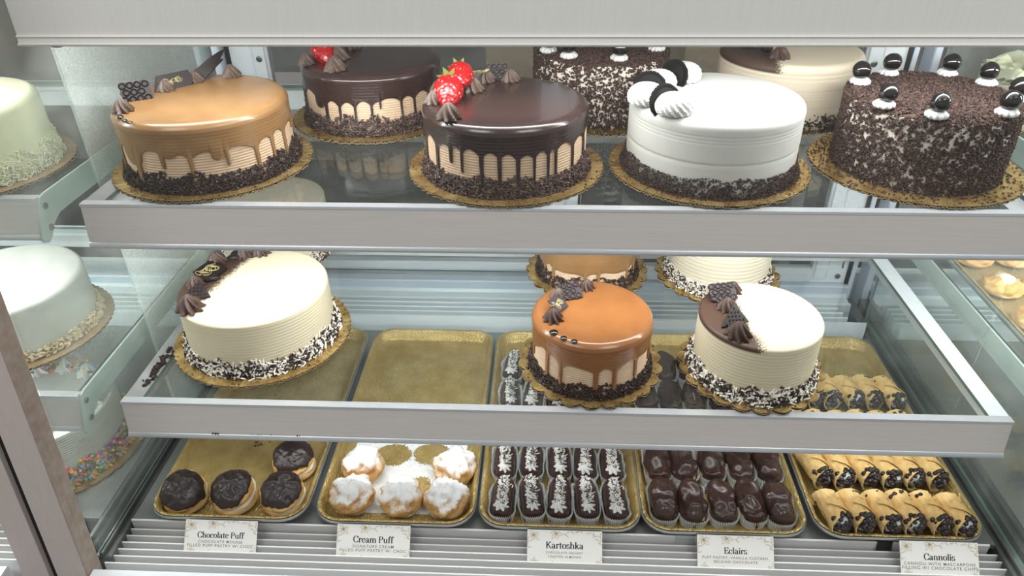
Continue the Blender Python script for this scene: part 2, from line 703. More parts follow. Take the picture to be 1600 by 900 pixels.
MT['dustB'] = dusted_top_mat('ivory_frosting_with_cocoa_side', (214, 200, 178), (74, 54, 44), (-.93, .1), .030, 3)
MT['crumb'] = pmat('dark_cake_crumb', (66, 46, 40), .8, c2=(92, 66, 56), scale=160)
MT['crumb2'] = pmat('black_cake_crumb', (46, 33, 30), .8, c2=(60, 44, 38), scale=160)
MT['crumbbody'] = pmat('cream_under_crumb', (232, 222, 208), .7)
MT['cookie'] = pmat('black_cookie', (15, 13, 13), .7, spec=.15, bump=.2, bscale=500)
MT['berry'] = strawberry_mat()
MT['leaf'] = pmat('strawberry_calyx', (108, 122, 56), .6)
MT['choux'] = pmat('baked_choux', (206, 150, 82), .55, c2=(236, 196, 130), scale=45, bump=.35, bscale=180)
MT['sugarbun'] = sugar_bun_mat()
MT['sugar'] = pmat('powdered_sugar', (230, 230, 230), .9, bump=.4, bscale=900)
MT['moussecream'] = pmat('cream_filling', (244, 232, 208), .5, sss=.1)
MT['glazedark'] = pmat('dark_chocolate_glaze', (40, 29, 28), .34, c2=(48, 35, 33), scale=40, coat=.06, bump=.15, bscale=60, bdist=.004)
MT['loaf'] = pmat('chocolate_coating', (54, 34, 30), .3, c2=(68, 44, 38), scale=60, bump=.25, bscale=220)
MT['eclair'] = pmat('milk_chocolate_glaze', (56, 37, 32), .26, c2=(66, 44, 38), scale=30, coat=.1, bump=.12, bscale=60, bdist=.003)
MT['paper'] = pmat('fluted_paper', (240, 241, 241), .8, var=.03)
MT['cannoli'] = cannoli_mat()
MT['chip'] = pmat('chocolate_chip', (42, 31, 30), .35, var=.2)
MT['card'] = pmat('white_card', (238, 235, 232), .6, var=.01)
MT['ink'] = pmat('black_ink', (24, 24, 26), .6)
MT['ink2'] = pmat('grey_ink', (96, 93, 92), .6)
MT['goldline'] = pmat('gold_line_print', (188, 160, 112), .5)
MT['blackplastic'] = pmat('black_plastic', (26, 26, 28), .4)
MT['clear'] = glass_mat('clear_plastic', (.9, .92, .92), .12)
MT['floor'] = pmat('shop_floor_tile', (74, 71, 68), .4, var=.06, scale=3)
MT['wall'] = pmat('back_room_wall', (150, 147, 142), .7, var=.06, scale=2)
MT['carton'] = pmat('carton', (166, 150, 128), .7)
MT['pan'] = pmat('aluminium_pan', (196, 196, 190), .35, .7, .04)
MT['coconut'] = pmat('coconut_shred', (240, 238, 214), .7)
MT['greenfrost'] = pmat('pale_green_frosting', (232, 230, 200), .5, var=.02, sss=.1)
MT['curl'] = pmat('pale_cream_curl', (242, 238, 206), .5, var=.02)
MT['nut'] = pmat('chopped_nut', (206, 180, 140), .7, c2=(230, 212, 178), scale=120)
MT['pastry'] = pmat('golden_pastry', (206, 146, 70), .5, c2=(236, 192, 112), scale=40, bump=.3, bscale=140)
for k_ in ('caramel', 'caramel2', 'ganache'):
    combed(MT[k_])
CONF = [pmat('confetti_' + n, c, .6) for n, c in (('pink', (226, 110, 140)), ('yellow', (238, 212, 90)), ('blue', (96, 140, 190)),
        ('green', (96, 160, 90)), ('orange', (232, 140, 84)), ('purple', (128, 92, 140)))]

# ------------------------------------------------------------------ shop shell
XL, XR = -0.632, 0.672          # ends of the shelves of the middle case
PL, PR = -0.662, 0.703          # glass partitions
ZU, ZL = 0.4926, 0.1966           # tops of the two glass shelves

mb = MB()
box(mb, (-4, -3, -.86), (4, 4.2, -.80))
o = mb.build('floor', MT['floor'])
o['kind'] = 'structure'
mb = MB()
box(mb, (-4, 4.1, -.80), (4, 4.2, 2.6))
o = mb.build('wall_back', MT['wall'])
o['kind'] = 'structure'

# boxes and a table in the room behind the doors
t = thing('work_table', 'grey work table in the dim room behind the left sliding door', 'table', (-.3, 2.5, -.8))
mb = MB()
box(mb, (-.9, -.3, .86), (1.4, .35, .90), .004)
mb.build('table_top', MT['lip'], t)
for sx in (-.85, 1.35):
    for sy in (-.25, .3):
        mb = MB()
        box(mb, (sx - .025, sy - .025, 0), (sx + .025, sy + .025, .86))
        mb.build('leg', MT['lip'], t)
for x, y, w, h, lb in ((-.62, 2.42, .24, .16, 'pale carton on the work table behind the left door pane'),
                       (-.05, 2.5, .3, .26, 'larger pale carton on the work table near the middle of the back window'),
                       (.55, 2.5, .22, .34, 'tall carton on the work table behind the dark crumb cake')):
    mb = MB()
    box(mb, (-w / 2, -.12, 0), (w / 2, .12, h), .004)
    box(mb, (-w / 2 + .01, -.1225, h * .45), (w / 2 - .01, -.1205, h * .6))
    o = mb.build('carton', MT['carton'], loc=(x, y, .10))
    tag(o, lb, 'box')


# ------------------------------------------------------------------ display cases
def extrude_x(mb, prof, x0, x1, mat=0):
    """closed (y,z) outline swept along x"""
    n = len(prof)
    v = [(x0, y, z) for y, z in prof] + [(x1, y, z) for y, z in prof]
    k = np.arange(n)
    mb.add(v, np.stack([k, (k + 1) % n, n + (k + 1) % n, n + k], -1), mat)
    for ring in (k[::-1], k + n):
        mb.f.append(ring[None, :] + mb.n - 2 * n)
        mb.m.append(np.array([mat]))
    return mb


def make_shelf(name, label, x0, x1, yt, zt, yb, zb, yback, left_plate=False, right_plate=False):
    t = thing(name, label, 'shelf', ((x0 + x1) / 2, yt, zt))
    ox, oy, oz = t.location

    def L(mbx, nm, mt, **k):
        me = fixn(mbx.mesh(nm, mt, 35))
        me.transform(Matrix.Translation((-ox, -oy, -oz)))
        return put(me, nm, t, **k)
    # slanted face plate
    zc = zb + .0095
    k = (yb - yt) / (zb - zt)
    yc = yt + k * (zc - zt)
    mb = MB()
    extrude_x(mb, [(yt, zt), (yc, zc), (yc + .004, zc), (yt + .004, zt - .003)], x0, x1)
    lip = L(mb, 'front_lip', MT['lip'])
    mb = MB()
    extrude_x(mb, [(yt - .0012, zt - .0012), (yt - .0004, zt + .0022), (yt + .012, zt + .0024), (yt + .012, zt - .001), (yt + .003, zt - .002)], x0 - .001, x1 + .001)
    L(mb, 'lip_top_edge', MT['trim'])
    mb = MB()
    extrude_x(mb, [(yc - .0003, zc - .0002), (yc - .0022, zc - .0016), (yb - .0022, zb + .005), (yb - .0026, zb + .0036), (yb - .002, zb + .001), (yb, zb),
                   (yb + .02, zb), (yb + .02, zb + .003), (yc + .004, zb + .004), (yc + .004, zc)], x0, x1)
    L(mb, 'lip_trim', MT['trim'])
    mb = MB()
    extrude_x(mb, [(yb + .014, zb + .004), (yb + .030, zb + .006), (yb + .030, zb + .016), (yb + .014, zb + .018)], x0 + .02, x1 - .02)
    L(mb, 'light_strip', MT['led'])
    # glass with polished green edges
    mb = MB()
    box(mb, (x0 + (.004 if left_plate else .0285), yt + .012, zt - .0036), (x1 - (.004 if right_plate else .0285), yback - .003, zt + .0024), 0)
    me = mb.mesh('glass_pane', [MT['glass'], MT['gedge']], 0)
    me.polygons.foreach_set('material_index', np.array([0, 0, 1, 1, 1, 1], np.int32))
    me.transform(Matrix.Translation((-ox, -oy, -oz)))
    put(me, 'glass_pane', t)
    # side rails: upright plate with an inner ledge
    for xs, sg, plain in ((x0, 1, left_plate), (x1, -1, right_plate)):
        mb = MB()
        if plain:       # bare glass edge against the bracket plate
            box(mb, (xs, yt + .012, zt - .0060), (xs + sg * .0035, yback, zt + .0022))
            L(mb, 'side_rail', MT['groove'])
            continue
        box(mb, (xs, yt + .004, zt - .044), (xs + sg * .0035, yback, zt + .002))
        box(mb, (xs, yt + .012, zt - .0040), (xs + sg * .028, yback - .003, zt + .0022), .0006)
        L(mb, 'side_rail', MT['white'] if sg < 0 else MT['shaderail'])  # left rail's duller light is put into its colour
    mb = MB()
    box(mb, (x0, yback - .002, zt - .048), (x1, yback + .004, zt + .002), .001)
    box(mb, (x0, yback - .02, zt - .0105), (x1, yback - .002, zt - .0038))
    L(mb, 'back_rail', MT['white'])
    for flag, xs, sg in ((left_plate, x0, -1), (right_plate, x1, 1)):
        if not flag:
            continue
        # outer bracket plate: long arm with a rounded nose reaching down
        pts = [(yback, zt + .003), (yt + .016, zt + .003), (yt + .006, zt + .001), (yt - .001, zt - .008), (yb - .006, zb + .008), (yb - .005, zb - .001), (yb + .004, zb - .005), (yb + .014, zb - .001), (yb + .022, zb + .010), (yt + .020, zt - .040), (yt + .035, zt - .034), (yback, zt - .034)]
        mb = MB()
        n = len(pts)
        a, b = xs + sg * .0005, xs + sg * .004
        extrude_x(mb, pts, min(a, b), max(a, b))
        pl = L(mb, 'bracket_plate', MT['plate'])
        for fy, fz in ((.010, -.013), (.006, -.044)):
            mb = MB()
            lathe(mb, [(.0048, 0), (.0048, .0012), (.0036, .0022), (.0012, .0024), (.001, .0016)], 14, cap1=True)
            me = mb.mesh('screw', MT['screw'])
            s_ = put(me, 'screw', pl)
            s_.matrix_local = Matrix.Translation((b - ox, yt + fy - oy, zt + fz - oz)) @ Matrix.Rotation(sg * pi / 2, 4, 'Y')
    return t


make_shelf('glass_shelf', 'upper glass shelf with wide grey lip holding seven large cakes', XL, XR, .862, .490, .853, .428, 1.400)
make_shelf('glass_shelf', 'lower glass shelf with wide grey lip above the gold trays', XL, XR, .795, .194, .786, .134, 1.330)
make_shelf('glass_shelf', 'upper glass shelf of the neighbouring case on the left, with screwed bracket plate', -1.95, -.695, .864, .496, .852, .440, 1.400, right_plate=True)
make_shelf('glass_shelf', 'lower glass shelf of the neighbouring case on the left, with screwed bracket plate', -1.95, -.695, .792, .205, .782, .146, 1.330, right_plate=True)
make_shelf('glass_shelf', 'upper glass shelf of the neighbouring case beyond the right partition', .745, 1.95, .864, .496, .852, .440, 1.400, left_plate=True)
make_shelf('glass_shelf', 'lower glass shelf of the neighbouring case beyond the right partition', .745, 1.95, .792, .205, .782, .146, 1.330, left_plate=True)


def make_case(label, x0, x1, gl, gr, canopy=True, cut=0.0):
    """floor deck, grilles, canopy and back lining of one case section; x0..x1 is the inside"""
    t = thing('display_case', label, 'display case', ((x0 + x1) / 2, .95, -.8))
    off = Matrix.Translation((-(x0 + x1) / 2, -.95, .8))

    def L(mbx, nm, mt, par=None, sm=35, **k):
        me = fixn(mbx.mesh(nm, mt, sm))
        me.transform(off)
        return put(me, nm, par or t, **k)
    mb = MB()
    box(mb, (x0 + .012, .742, -.012), (x1 - .012, 1.262, -.004))
    L(mb, 'deck', MT['deck'])
    for xa, xb in ((x0 - .012, x0 + .012), (x1 - .012, x1 + .008)):
        mb = MB()
        box(mb, (xa, .672, -.060), (xb, 1.42, -.004), .002)
        box(mb, ((xa + xb) / 2 - .0035, .672, -.004), ((xa + xb) / 2 + .0035, 1.32, .004), .001)
        L(mb, 'floor_rail', MT['rail_dark'])
    # front grille: thin upright blades over a tray
    mb = MB()
    box(mb, (x0 + .012, .640, -.075), (x1 - .012 - cut, .744, -.070))
    g = L(mb, 'front_grille', MT['rail_dark'])
    a, b = x0 + .014, x1 - .024 - cut
    mb = MB()
    extrude_x(mb, [(.7360, -.066), (.7365, 0), (.739, .0012), (.7395, -.066)], a, b)
    L(mb, 'blade', MT['steel'], g)
    for k in range(6):
        y = .7295 - k * .0128
        mb = MB()
        extrude_x(mb, [(y, -.013 + k * .0005), (y + .0018, -.0122 + k * .0005), (y - .003, -.044), (y - .0048, -.0445)], a - .001 - .0016 * k, b + .012 + .004 * k)
        L(mb, 'blade', MT['steel'], g)
    mb = MB()
    extrude_x(mb, [(.600, -.006), (.648, -.002), (.650, -.004), (.650, -.05), (.600, -.05)], x0, x1 + .012 - cut - (.022 if cut else 0))
    L(mb, 'front_ledge', MT['white'])
    mb = MB()
    box(mb, (x0, .60, -.80), (x1 - .01 - cut, .64, -.076), .003)
    L(mb, 'front_panel', MT['white'])
    b = x1 - .024
    # rear grille
    mb = MB()
    box(mb, (x0 + .012, 1.24, -.04), (x1 - .012, 1.42, -.035))
    g = L(mb, 'rear_grille', MT['rail_dark'])
    mb = MB()
    extrude_x(mb, [(1.2645, -.034), (1.262, .018), (1.264, .034), (1.268, .034), (1.272, -.034)], a, b)
    L(mb, 'blade', MT['back'], g)
    for k in range(5):
        y = 1.284 + k * .0165
        mb = MB()
        extrude_x(mb, [(y, .020 + .001 * k), (y + .003, .0215 + .001 * k), (y + .010, -.034), (y + .007, -.034)], a, b - .018 - .005 * k)
        L(mb, 'blade', MT['back'], g)
    # back lining under and beside the doors: stepped sill
    mb = MB()
    extrude_x(mb, [(1.372, -.034), (1.374, .006), (1.380, .008), (1.384, .004), (1.405, .006), (1.409, .012), (1.420, .013), (1.420, -.034)], x0 + .012, x1 - .012)
    L(mb, 'door_sill', MT['back'])
    mb = MB()
    extrude_x(mb, [(1.412, .012), (1.410, .030), (1.413, .033), (1.436, .033), (1.436, .012)], x0 + .012, x1 - .012)
    L(mb, 'door_track', MT['doorblue'])
    mb = MB()
    box(mb, (x0 - .01, 1.475, -.80), (x1 + .01, 1.50, .030))
    L(mb, 'lower_back_panel', MT['back'])
    if canopy:
        mb = MB()
        extrude_x(mb, [(.858, .716), (.866, .90), (.90, .90), (.90, .716)], x0 + .03, x1 - .03)
        c = L(mb, 'canopy_panel', MT['canopy'])
        mb = MB()
        extrude_x(mb, [(.857, .716), (.855, .7145), (.857, .713), (.856, .7075), (.853, .706), (.855, .7035), (.858, .703), (.874, .703), (.874, .716)], x0 + .03, x1 - .03)
        L(mb, 'canopy_trim', MT['canopy'], c)
        mb = MB()
        box(mb, (x0 + .05, .885, .708), (x1 - .05, .930, .716), .002)
        L(mb, 'light_strip', MT['led'], c)
        mb = MB()
        box(mb, (x0 - .01, .86, .905), (x1 + .01, 1.50, .93))
        L(mb, 'case_roof', MT['canopy'])
    # rear corner posts
    for xa, xb in ((x0 - .003, x0 + .012), (x1 - .008, x1 + .004)):
        mb = MB()
        box(mb, (xa, 1.425, -.034), (xb, 1.47, .90), .002)
        L(mb, 'corner_post', MT['doorblue'])
    # partitions
    for xp, on in ((PL if x0 > -1 else None, gl), (PR, gr)):
        if not on:
            continue
        y1 = 1.325 if xp > 0 else 1.40
        for ya, yb, mt, nm in ((.672, .957, 'part', 'partition_pane'), (.960, y1, 'partback' if xp < 0 else 'part', 'rear_partition_pane')):
            mb = MB()
            v = []
            for x in (xp - .0025, xp + .0025):
                v += [(x, ya, .004), (x, yb, .004), (x, yb, .89), (x, ya + (.092 if ya < .7 else 0), .89)]
            mb.add(v, np.array([(0, 1, 2, 3), (4, 5, 6, 7), (0, 1, 5, 4), (1, 2, 6, 5), (2, 3, 7, 6), (3, 0, 4, 7)]))
            me = fixn(mb.mesh(nm, [MT[mt], MT['gedge']], 0))
            me.polygons.foreach_set('material_index', np.array([0, 0, 1, 0, 1, 0] if ya < .7 else [0, 0, 1, 1, 1, 0], np.int32))
            me.transform(off)
            put(me, nm, t)
    return t


case = make_case('middle pastry display case with grey canopy, slatted grilles and glass partitions', -.660, .700, True, True)
make_case('left neighbouring display case beyond the glass partition', -2.0, -.690, False, False, cut=.092)
make_case('right neighbouring display case beyond the glass partition', .735, 2.0, False, False)
cx0 = Vector(case.location)


def cpart(mb, nm, mt, sm=35, par=None, fix=True, **k):
    me = mb.mesh(nm, mt, sm)
    if fix:
        fixn(me)
    me.transform(Matrix.Translation(-cx0))
    return put(me, nm, par or case, **k)


def front_y(z):
    return .638 + .100 * z


# leaning mullion between the two fronts: two metal strips and a rubber joint
def lean_strip(mb, xa, xb, ya, yb, z0=-.07, z1=.95):
    v = []
    for z in (z0, z1):
        for (x, y) in ((xa, ya), (xb, ya), (xb, yb), (xa, yb)):
            v.append((x, front_y(z) + y, z))
    mb.add(v, np.array([(0, 1, 2, 3), (4, 5, 6, 7), (0, 1, 5, 4), (1, 2, 6, 5), (2, 3, 7, 6), (3, 0, 4, 7)]))


mul = thing('mullion', 'leaning grey metal post with a dark rubber joint at the lower left', 'post', (-.71, front_y(-.07) + .015, -.07))
for xa, xb, ya, yb, nm, mt in ((-.762, -.722, 0, .03, 'metal_strip', 'post'), (-.722, -.709, .008, .03, 'rubber_joint', 'groove'),
                               (-.709, -.665, 0, .03, 'metal_strip', 'post'), (-.665, -.6625, .001, .03, 'stained_edge', 'rust')):
    mb = MB()
    lean_strip(mb, xa, xb, ya, yb)
    me = fixn(mb.mesh(nm, MT[mt], 35))
    me.transform(Matrix.Translation(-Vector(mul.location)))
    put(me, nm, mul)
for xa, xb, lb in ((-.6620, .715, 'leaning front glass pane of the middle case, before all the cakes'), (-2.0, -.763, 'leaning front glass pane of the left neighbouring case'),
                   (.727, 2.0, 'leaning front glass pane of the right neighbouring case')):
    mb = MB()
    lean_strip(mb, xa, xb, .010, .015, 0.0)
    me = fixn(mb.mesh('front_glass_pane', [MT['front']], 0))
    c0 = Vector(((xa + xb) / 2, front_y(0) + .012, 0))
    me.transform(Matrix.Translation(-c0))
    tag(put(me, 'front_glass_pane', loc=c0), lb, 'glass pane')
# dark cable loop under the canopy, left end
mb = MB()
tube(mb, [(-.618 + .026 * cos(a), .905, .716 + .024 * sin(a)) for a in np.linspace(pi, 2 * pi, 14)], .0028, 8)
cpart(mb, 'power_cable', MT['blackplastic'], 180)


# ------------------------------------------------------------------ rear sliding doors
def make_door(label, x0, x1, y, lockx, handed):
    t = thing('sliding_door', label, 'door', ((x0 + x1) / 2, y, .034))
    w = (x1 - x0) / 2
    zb, zt_ = 0.0, .86
    fw = .085
    # stiles and rails, mitred look: outer band and inner bead
    for nm, lo, hi in (('stile', (-w, 0, zb), (-w + fw, .022, zt_)), ('stile', (w - fw, 0, zb), (w, .022, zt_)),
                       ('rail', (-w + fw, .001, zb), (w - fw, .021, zb + .036)), ('rail', (-w + fw, .001, zt_ - .04), (w - fw, .021, zt_))):
        mb = MB()
        box(mb, lo, hi, .0015)
        if nm == 'stile':
            s_ = 1 if lo[0] < 0 else -1
            xe = lo[0] if s_ > 0 else hi[0]
            xi = xe + s_ * fw
            box(mb, (xi - s_ * .030, -.005, zb + .012), (xi - s_ * .004, .001, zt_), .002)
            box(mb, (xi - s_ * .036, -.002, zb + .012), (xi - s_ * .033, .001, zt_), .0008)
        else:
            box(mb, (lo[0], -.004, lo[2] + .006), (hi[0], .002, hi[2] - .008), .002)
        fixn(mb.mesh('tmp', MT['door']))
        o = mb.build(nm, MT['door'], t)
        if nm == 'stile':
            outer = (lo[0] < 0) == (handed < 0)
            xs = xe if outer else xi
            g = MB()
            if outer:
                box(g, (xs, -.004, zb), (xs + s_ * .008, .0, zt_))
            else:
                box(g, (xs - s_ * .004, -.003, zb + .036), (xs + s_ * .001, .003, zt_ - .04))
            g.build('gasket', MT['groove'], o)
            if outer:
                for zz in (.035, .545):
                    q = MB()
                    box(q, (-.0016, -.0012, -.016), (.0016, .0008, .016))
                    q.build('lock_slot', MT['groove'], o, loc=(xe + s_ * .020, -.0002, zz + .02))
                q = MB()
                lathe(q, [(.0062, 0), (.0062, .002), (.004, .003), (.0015, .003)], 16, cap1=True)
                q.build('keyhole', MT['screw'], o, loc=(xe + s_ * .026, 0, .018), rot=(pi / 2, 0, 0))
                q = MB()
                lathe(q, [(.0062, 0), (.0062, .002), (.004, .003), (.0015, .003)], 16, cap1=True)
                q.build('keyhole', MT['screw'], o, loc=(xe + s_ * .068, -.004, .495), rot=(pi / 2, 0, 0))
    mb = MB()
    box(mb, (-w + fw, .008, zb + .036), (w - fw, .013, zt_ - .04))
    mb.build('pane', MT['doorglass'], t, smooth=0)
    return t


make_door('left white framed sliding rear door, half behind the other door', -.646, .080, 1.4525, -.62, -1)
make_door('right white framed sliding rear door with key lock in its stile', -.010, .690, 1.424, .66, 1)


# ------------------------------------------------------------------ cakes: shared shapes
def board_mesh(R, n, amp, fluted=True):
    """scalloped card disc: gold top with radial flutes near the rim, dark corrugated edge"""
    N = n * 8
    th = np.linspace(0, 2 * pi, N, endpoint=False)
    sc = np.abs(np.sin(n * th / 2)) ** .7
    rim = R - amp + amp * sc
    rings = [(.3, 0), (R * .80 / R, 0), (.90, .25), (.965, .8), (1.0, 1.0)]
    P = np.zeros((len(rings) + 2, N, 3))
    for k, (q, w) in enumerate(rings):
        r = R * q * (1 - w) + rim * q * w if q < 1 else rim
        P[k, :, 0], P[k, :, 1] = r * np.cos(th), r * np.sin(th)
        P[k, :, 2] = .0048 + (.0012 * w * (sc - .5) if fluted else 0)
    P[-2] = P[-3]
    P[-2, :, 2] = .0012
    P[-1] = P[-2]
    P[-1, :, :2] *= .9
    P[-1, :, 2] = 0.0
    mb = MB()
    surf(mb, P[:len(rings)], True, 0, cap0=True)
    surf(mb, P[len(rings) - 1:len(rings) + 1], True, 1)
    surf(mb, P[len(rings):], True, 1, cap1=True)
    # light paper line of the corrugated edge
    z = .0026 + .0012 * np.sign(np.sin(n * 4 * th))
    Q = np.stack([np.stack([(rim + .0004) * np.cos(th), (rim + .0004) * np.sin(th), z - .0004], -1), np.stack([(rim + .0004) * np.cos(th), (rim + .0004) * np.sin(th), z + .0004], -1)])
    surf(mb, Q, True, 2)
    return mb


def body_mesh(R, H, ridges=0, amp=.0006, rd=.010, taper=0.0, n=128, lines=()):
    prof = [(.0, .0045), (R + taper, .0045)]
    m = max(60, ridges * 5)
    for k in range(m + 1):
        z = .005 + (H - rd - .005) * k / m
        r = R + taper * (1 - z / H)
        if ridges:
            r += amp * abs(sin(pi * ridges * k / m)) - amp
        for lz, lw, la in lines:
            r -= la * exp(-((z - lz * H) / lw) ** 2)
        prof.append((r, z))
    for a in np.linspace(0, pi / 2, 7)[1:]:
        prof.append((R - rd + rd * cos(a), H - rd + rd * sin(a)))
    for q in (.7, .4, .15, .001):
        prof.append(((R - rd) * q, H + .0006 * (1 - q)))
    mb = MB()
    lathe(mb, prof, n)
    return mb


FIL = .24


def glaze_mesh(R, H, drips, base, th=.0022, rd=.011, seed=0, n=720, wav=.004):
    """poured glaze: covers the top, rolls over the rim and runs down in drips (angle deg, length, half width m)"""
    T = np.linspace(0, 2 * pi, n, endpoint=False)
    L = np.array([base + wav * noise.noise(Vector((cos(t) * 2.2 + seed, sin(t) * 2.2, seed))) for t in T])
    bulge, fil, core = np.zeros(n), np.zeros(n), np.zeros(n)
    for a, ln, w in drips:
        d = np.abs((T - radians(a) + pi) % (2 * pi) - pi) * R
        ins = d < w
        L2 = np.where(ins, ln - w * (1 - np.sqrt(np.clip(1 - (d / w) ** 2, 0, 1))), 0)
        fil = fil + (np.where(ins, 1.0, np.exp(-(d - w) / (.0040 + .10 * (ln - base)))) * (ln - base) * FIL) ** 2
        core = np.maximum(core, L2)
        bulge = np.maximum(bulge, np.where(ins, np.sqrt(np.clip(1 - (d / w) ** 2, 0, 1)), 0))
    L = np.maximum(L + np.sqrt(fil), core)
    rows = []
    for q in (.0005, .25, .5, .75, .9):
        rows.append((np.full(n, (R - rd) * q), np.full(n, H + th + .0004 * (1 - q))))
    for a in np.linspace(0, pi / 2, 9):
        rows.append((np.full(n, R - rd + (rd + th) * cos(pi / 2 - a)), np.full(n, H - rd + (rd + th) * sin(pi / 2 - a))))
    for t in (.12, .25, .38, .5, .62, .72, .81, .88, .93, .965, .985, 1.0):
        th_t = th * (1.0 if t < .9 else sqrt(max(0, 1 - ((t - .9) / .1) ** 2)))
        b = bulge * .0013 * min(1, max(0, (t - .3) / .3)) * (1 if t < .985 else (.5 if t < 1 else 0))
        rows.append((R + th_t * .8 + b * (t < 1) - (.0012 if t == 1 else 0), (H - rd) - (L - rd) * t))
    P = np.zeros((len(rows), n, 3))
    for k, (r, z) in enumerate(rows):
        P[k, :, 0], P[k, :, 1], P[k, :, 2] = r * np.cos(T), r * np.sin(T), z
    mb = MB()
    surf(mb, P, True, flip=True)
    return mb


def base_sprinkles(R, N, h, mats, ln=.0062, rad=.00135, spread=.008, upright=.35, edge=.16, zpow=1.5):
    th = RS.uniform(0, 2 * pi, N)
    z = h * RS.uniform(0, 1, N) ** zpow * (1 + edge * np.sin(th * 9 + np.sin(th * 4) * 2))
    r = R + .0012 + RS.uniform(0, 1, N) * spread * (1 - np.clip(z / h, 0, 1)) ** 1.5
    pos = np.stack([r * np.cos(th), r * np.sin(th), z + .0055], -1)
    tang = np.stack([-np.sin(th), np.cos(th), np.zeros(N)], -1)
    d = tang * RS.normal(0, 1, (N, 1)) + np.array([[0, 0, 1.0]]) * RS.normal(0, upright + .4, (N, 1)) + np.stack([np.cos(th), np.sin(th), np.zeros(N)], -1) * RS.normal(0, .35, (N, 1))
    mb = MB()
    k = RS.choice(len(mats), N, p=[m[1] for m in mats])
    rods(mb, pos, d, RS.uniform(.7, 1.25, N) * ln, RS.uniform(.85, 1.2, N) * rad, 5, 0, k)
    return mb, [m[0] for m in mats]


def rosette_mesh(R=.012, H=.0165, n=9, twist=.8, depth=.27):
    prof = []
    for k in range(13):
        u = k / 12
        r = R * (1 - .12 * (1 - u) ** 4) * (1 - u) ** .62 if u > .12 else R * (.82 + 1.2 * u)
        prof.append((max(r, .0004), H * u))

    def mod(t, u):
        return 1 + depth * (1 - u * .4) * np.cos(n * (t + twist * u))
    mb = MB()
    lathe(mb, prof, n * 6, mod, cap0=True)
    return mb


def swirl_mesh(R=.025, H=.026, n=16, twist=1.5, depth=.07):
    prof = [(R * .86, 0)]
    for k in range(15):
        a = -.35 + (pi / 2 + .35) * k / 14
        prof.append((max(R * cos(a) ** .8 if a > 0 else R * cos(a), .0005), H * .3 + H * .7 * sin(a)))

    def mod(t, u):
        return 1 + depth * np.cos(n * (t + twist * u))
    mb = MB()
    lathe(mb, prof, n * 5, mod, cap0=True)
    return mb


def dollop_mesh(R=.011, H=.007, n=11):
    mb = MB()
    lathe(mb, [(R * .8, 0), (R, H * .25), (R * .98, H * .55), (R * .7, H * .9), (.0005, H)], n * 6, lambda t, u: 1 + .10 * (1 - u * .5) * np.cos(n * t))
    return mb


def pearl_mesh(R=.0130):
    mb = MB()
    lathe(mb, [(max(R * cos(a), .0002), R * .97 * sin(a)) for a in np.linspace(-pi / 2, pi / 2, 15)], 24)
    return mb


def drop_mesh(R=.005):
    mb = MB()
    lathe(mb, [(R * cos(a), R * .55 * sin(a)) for a in np.linspace(0, pi / 2 - .01, 7)], 18)
    return mb


def strawberry_mesh():
    L, mb = .040, MB()
    prof = []
    for k in range(17):
        u = k / 16
        r = .0165 * (sin(pi * min(1, u * .97 + .015)) ** .62) * (1.12 - .55 * u)
        prof.append((max(r, .0004), L * u))
    lathe(mb, prof, 28)
    return mb


def calyx_mesh():
    mb = MB()
    for k in range(7):
        a = 2 * pi * k / 7
        pts = [(0, 0, .001), (.006, .003, -.0008), (.013, .0, -.002), (.006, -.003, -.0008)]
        v = [(x * cos(a) - y * sin(a), x * sin(a) + y * cos(a), z - .0015 + .0012 * (k % 2)) for x, y, z in pts]
        v += [(x, y, z - .0005) for x, y, z in v]
        mb.add(v, np.array([(0, 1, 2, 3), (7, 6, 5, 4), (0, 4, 5, 1), (1, 5, 6, 2), (2, 6, 7, 3), (3, 7, 4, 0)]))
    tube(mb, [(0, 0, -.001), (0, .0005, -.004), (.001, .001, -.007)], .0009, 6)
    return mb


def cookie_mesh(R=.0225, th=.0042):
    """dark sandwich wafer: fluted rim, raised ring and spokes on the face"""
    n = 44
    mb = MB()
    lathe(mb, [(.0003, -th / 2), (R * .96, -th / 2), (R, -th * .3), (R, th * .3), (R * .97, th / 2), (R * .84, th / 2), (R * .82, th / 2 - .0005), (R * .74, th / 2 - .0005), (R * .72, th / 2), (.0003, th / 2)],
          n * 4, lambda t, u: 1 + (.022 * np.sign(np.cos(n * t)) if .15 < u < .5 else 0))
    for k in range(12):
        a = 2 * pi * k / 12
        box(mb, (R * .28, -.0006, th / 2 - .0002), (R * .58, .0006, th / 2 + .0004), .0002, T=Tm(rot=(0, 0, a)))
    return mb


def honeycomb_mesh(w=.036, h=.028, th=.0028, nx=4, ny=3):
    """slab of chocolate with open bubbles, scalloped outline"""
    mb = MB()
    pts = []
    N = 64
    for k in range(N):
        a = 2 * pi * k / N
        c, s_ = cos(a), sin(a)
        e = 1 / max(abs(c) / (w / 2), abs(s_) / (h / 2))
        e *= 1 + .05 * cos(a * 14)
        pts.append((e * c, e * s_))
    prism(mb, pts, 0, th * .5)
    for i in range(nx):
        for j in range(ny):
            x = (i + .5 + (.25 if j % 2 else -.1)) * w / nx - w / 2
            y = (j + .5) * h / ny - h / 2
            if abs(x) > w / 2 - .003:
                continue
            r = min(w / nx, h / ny) * .46
            lathe(mb, [(r * .35, th * .45), (r * .62, th * .5), (r * .74, th * 1.0), (r * .9, th * 1.25), (r * 1.05, th * .9), (r * 1.1, th * .4)], 18, T=Tm((x, y, 0)))
    return mb


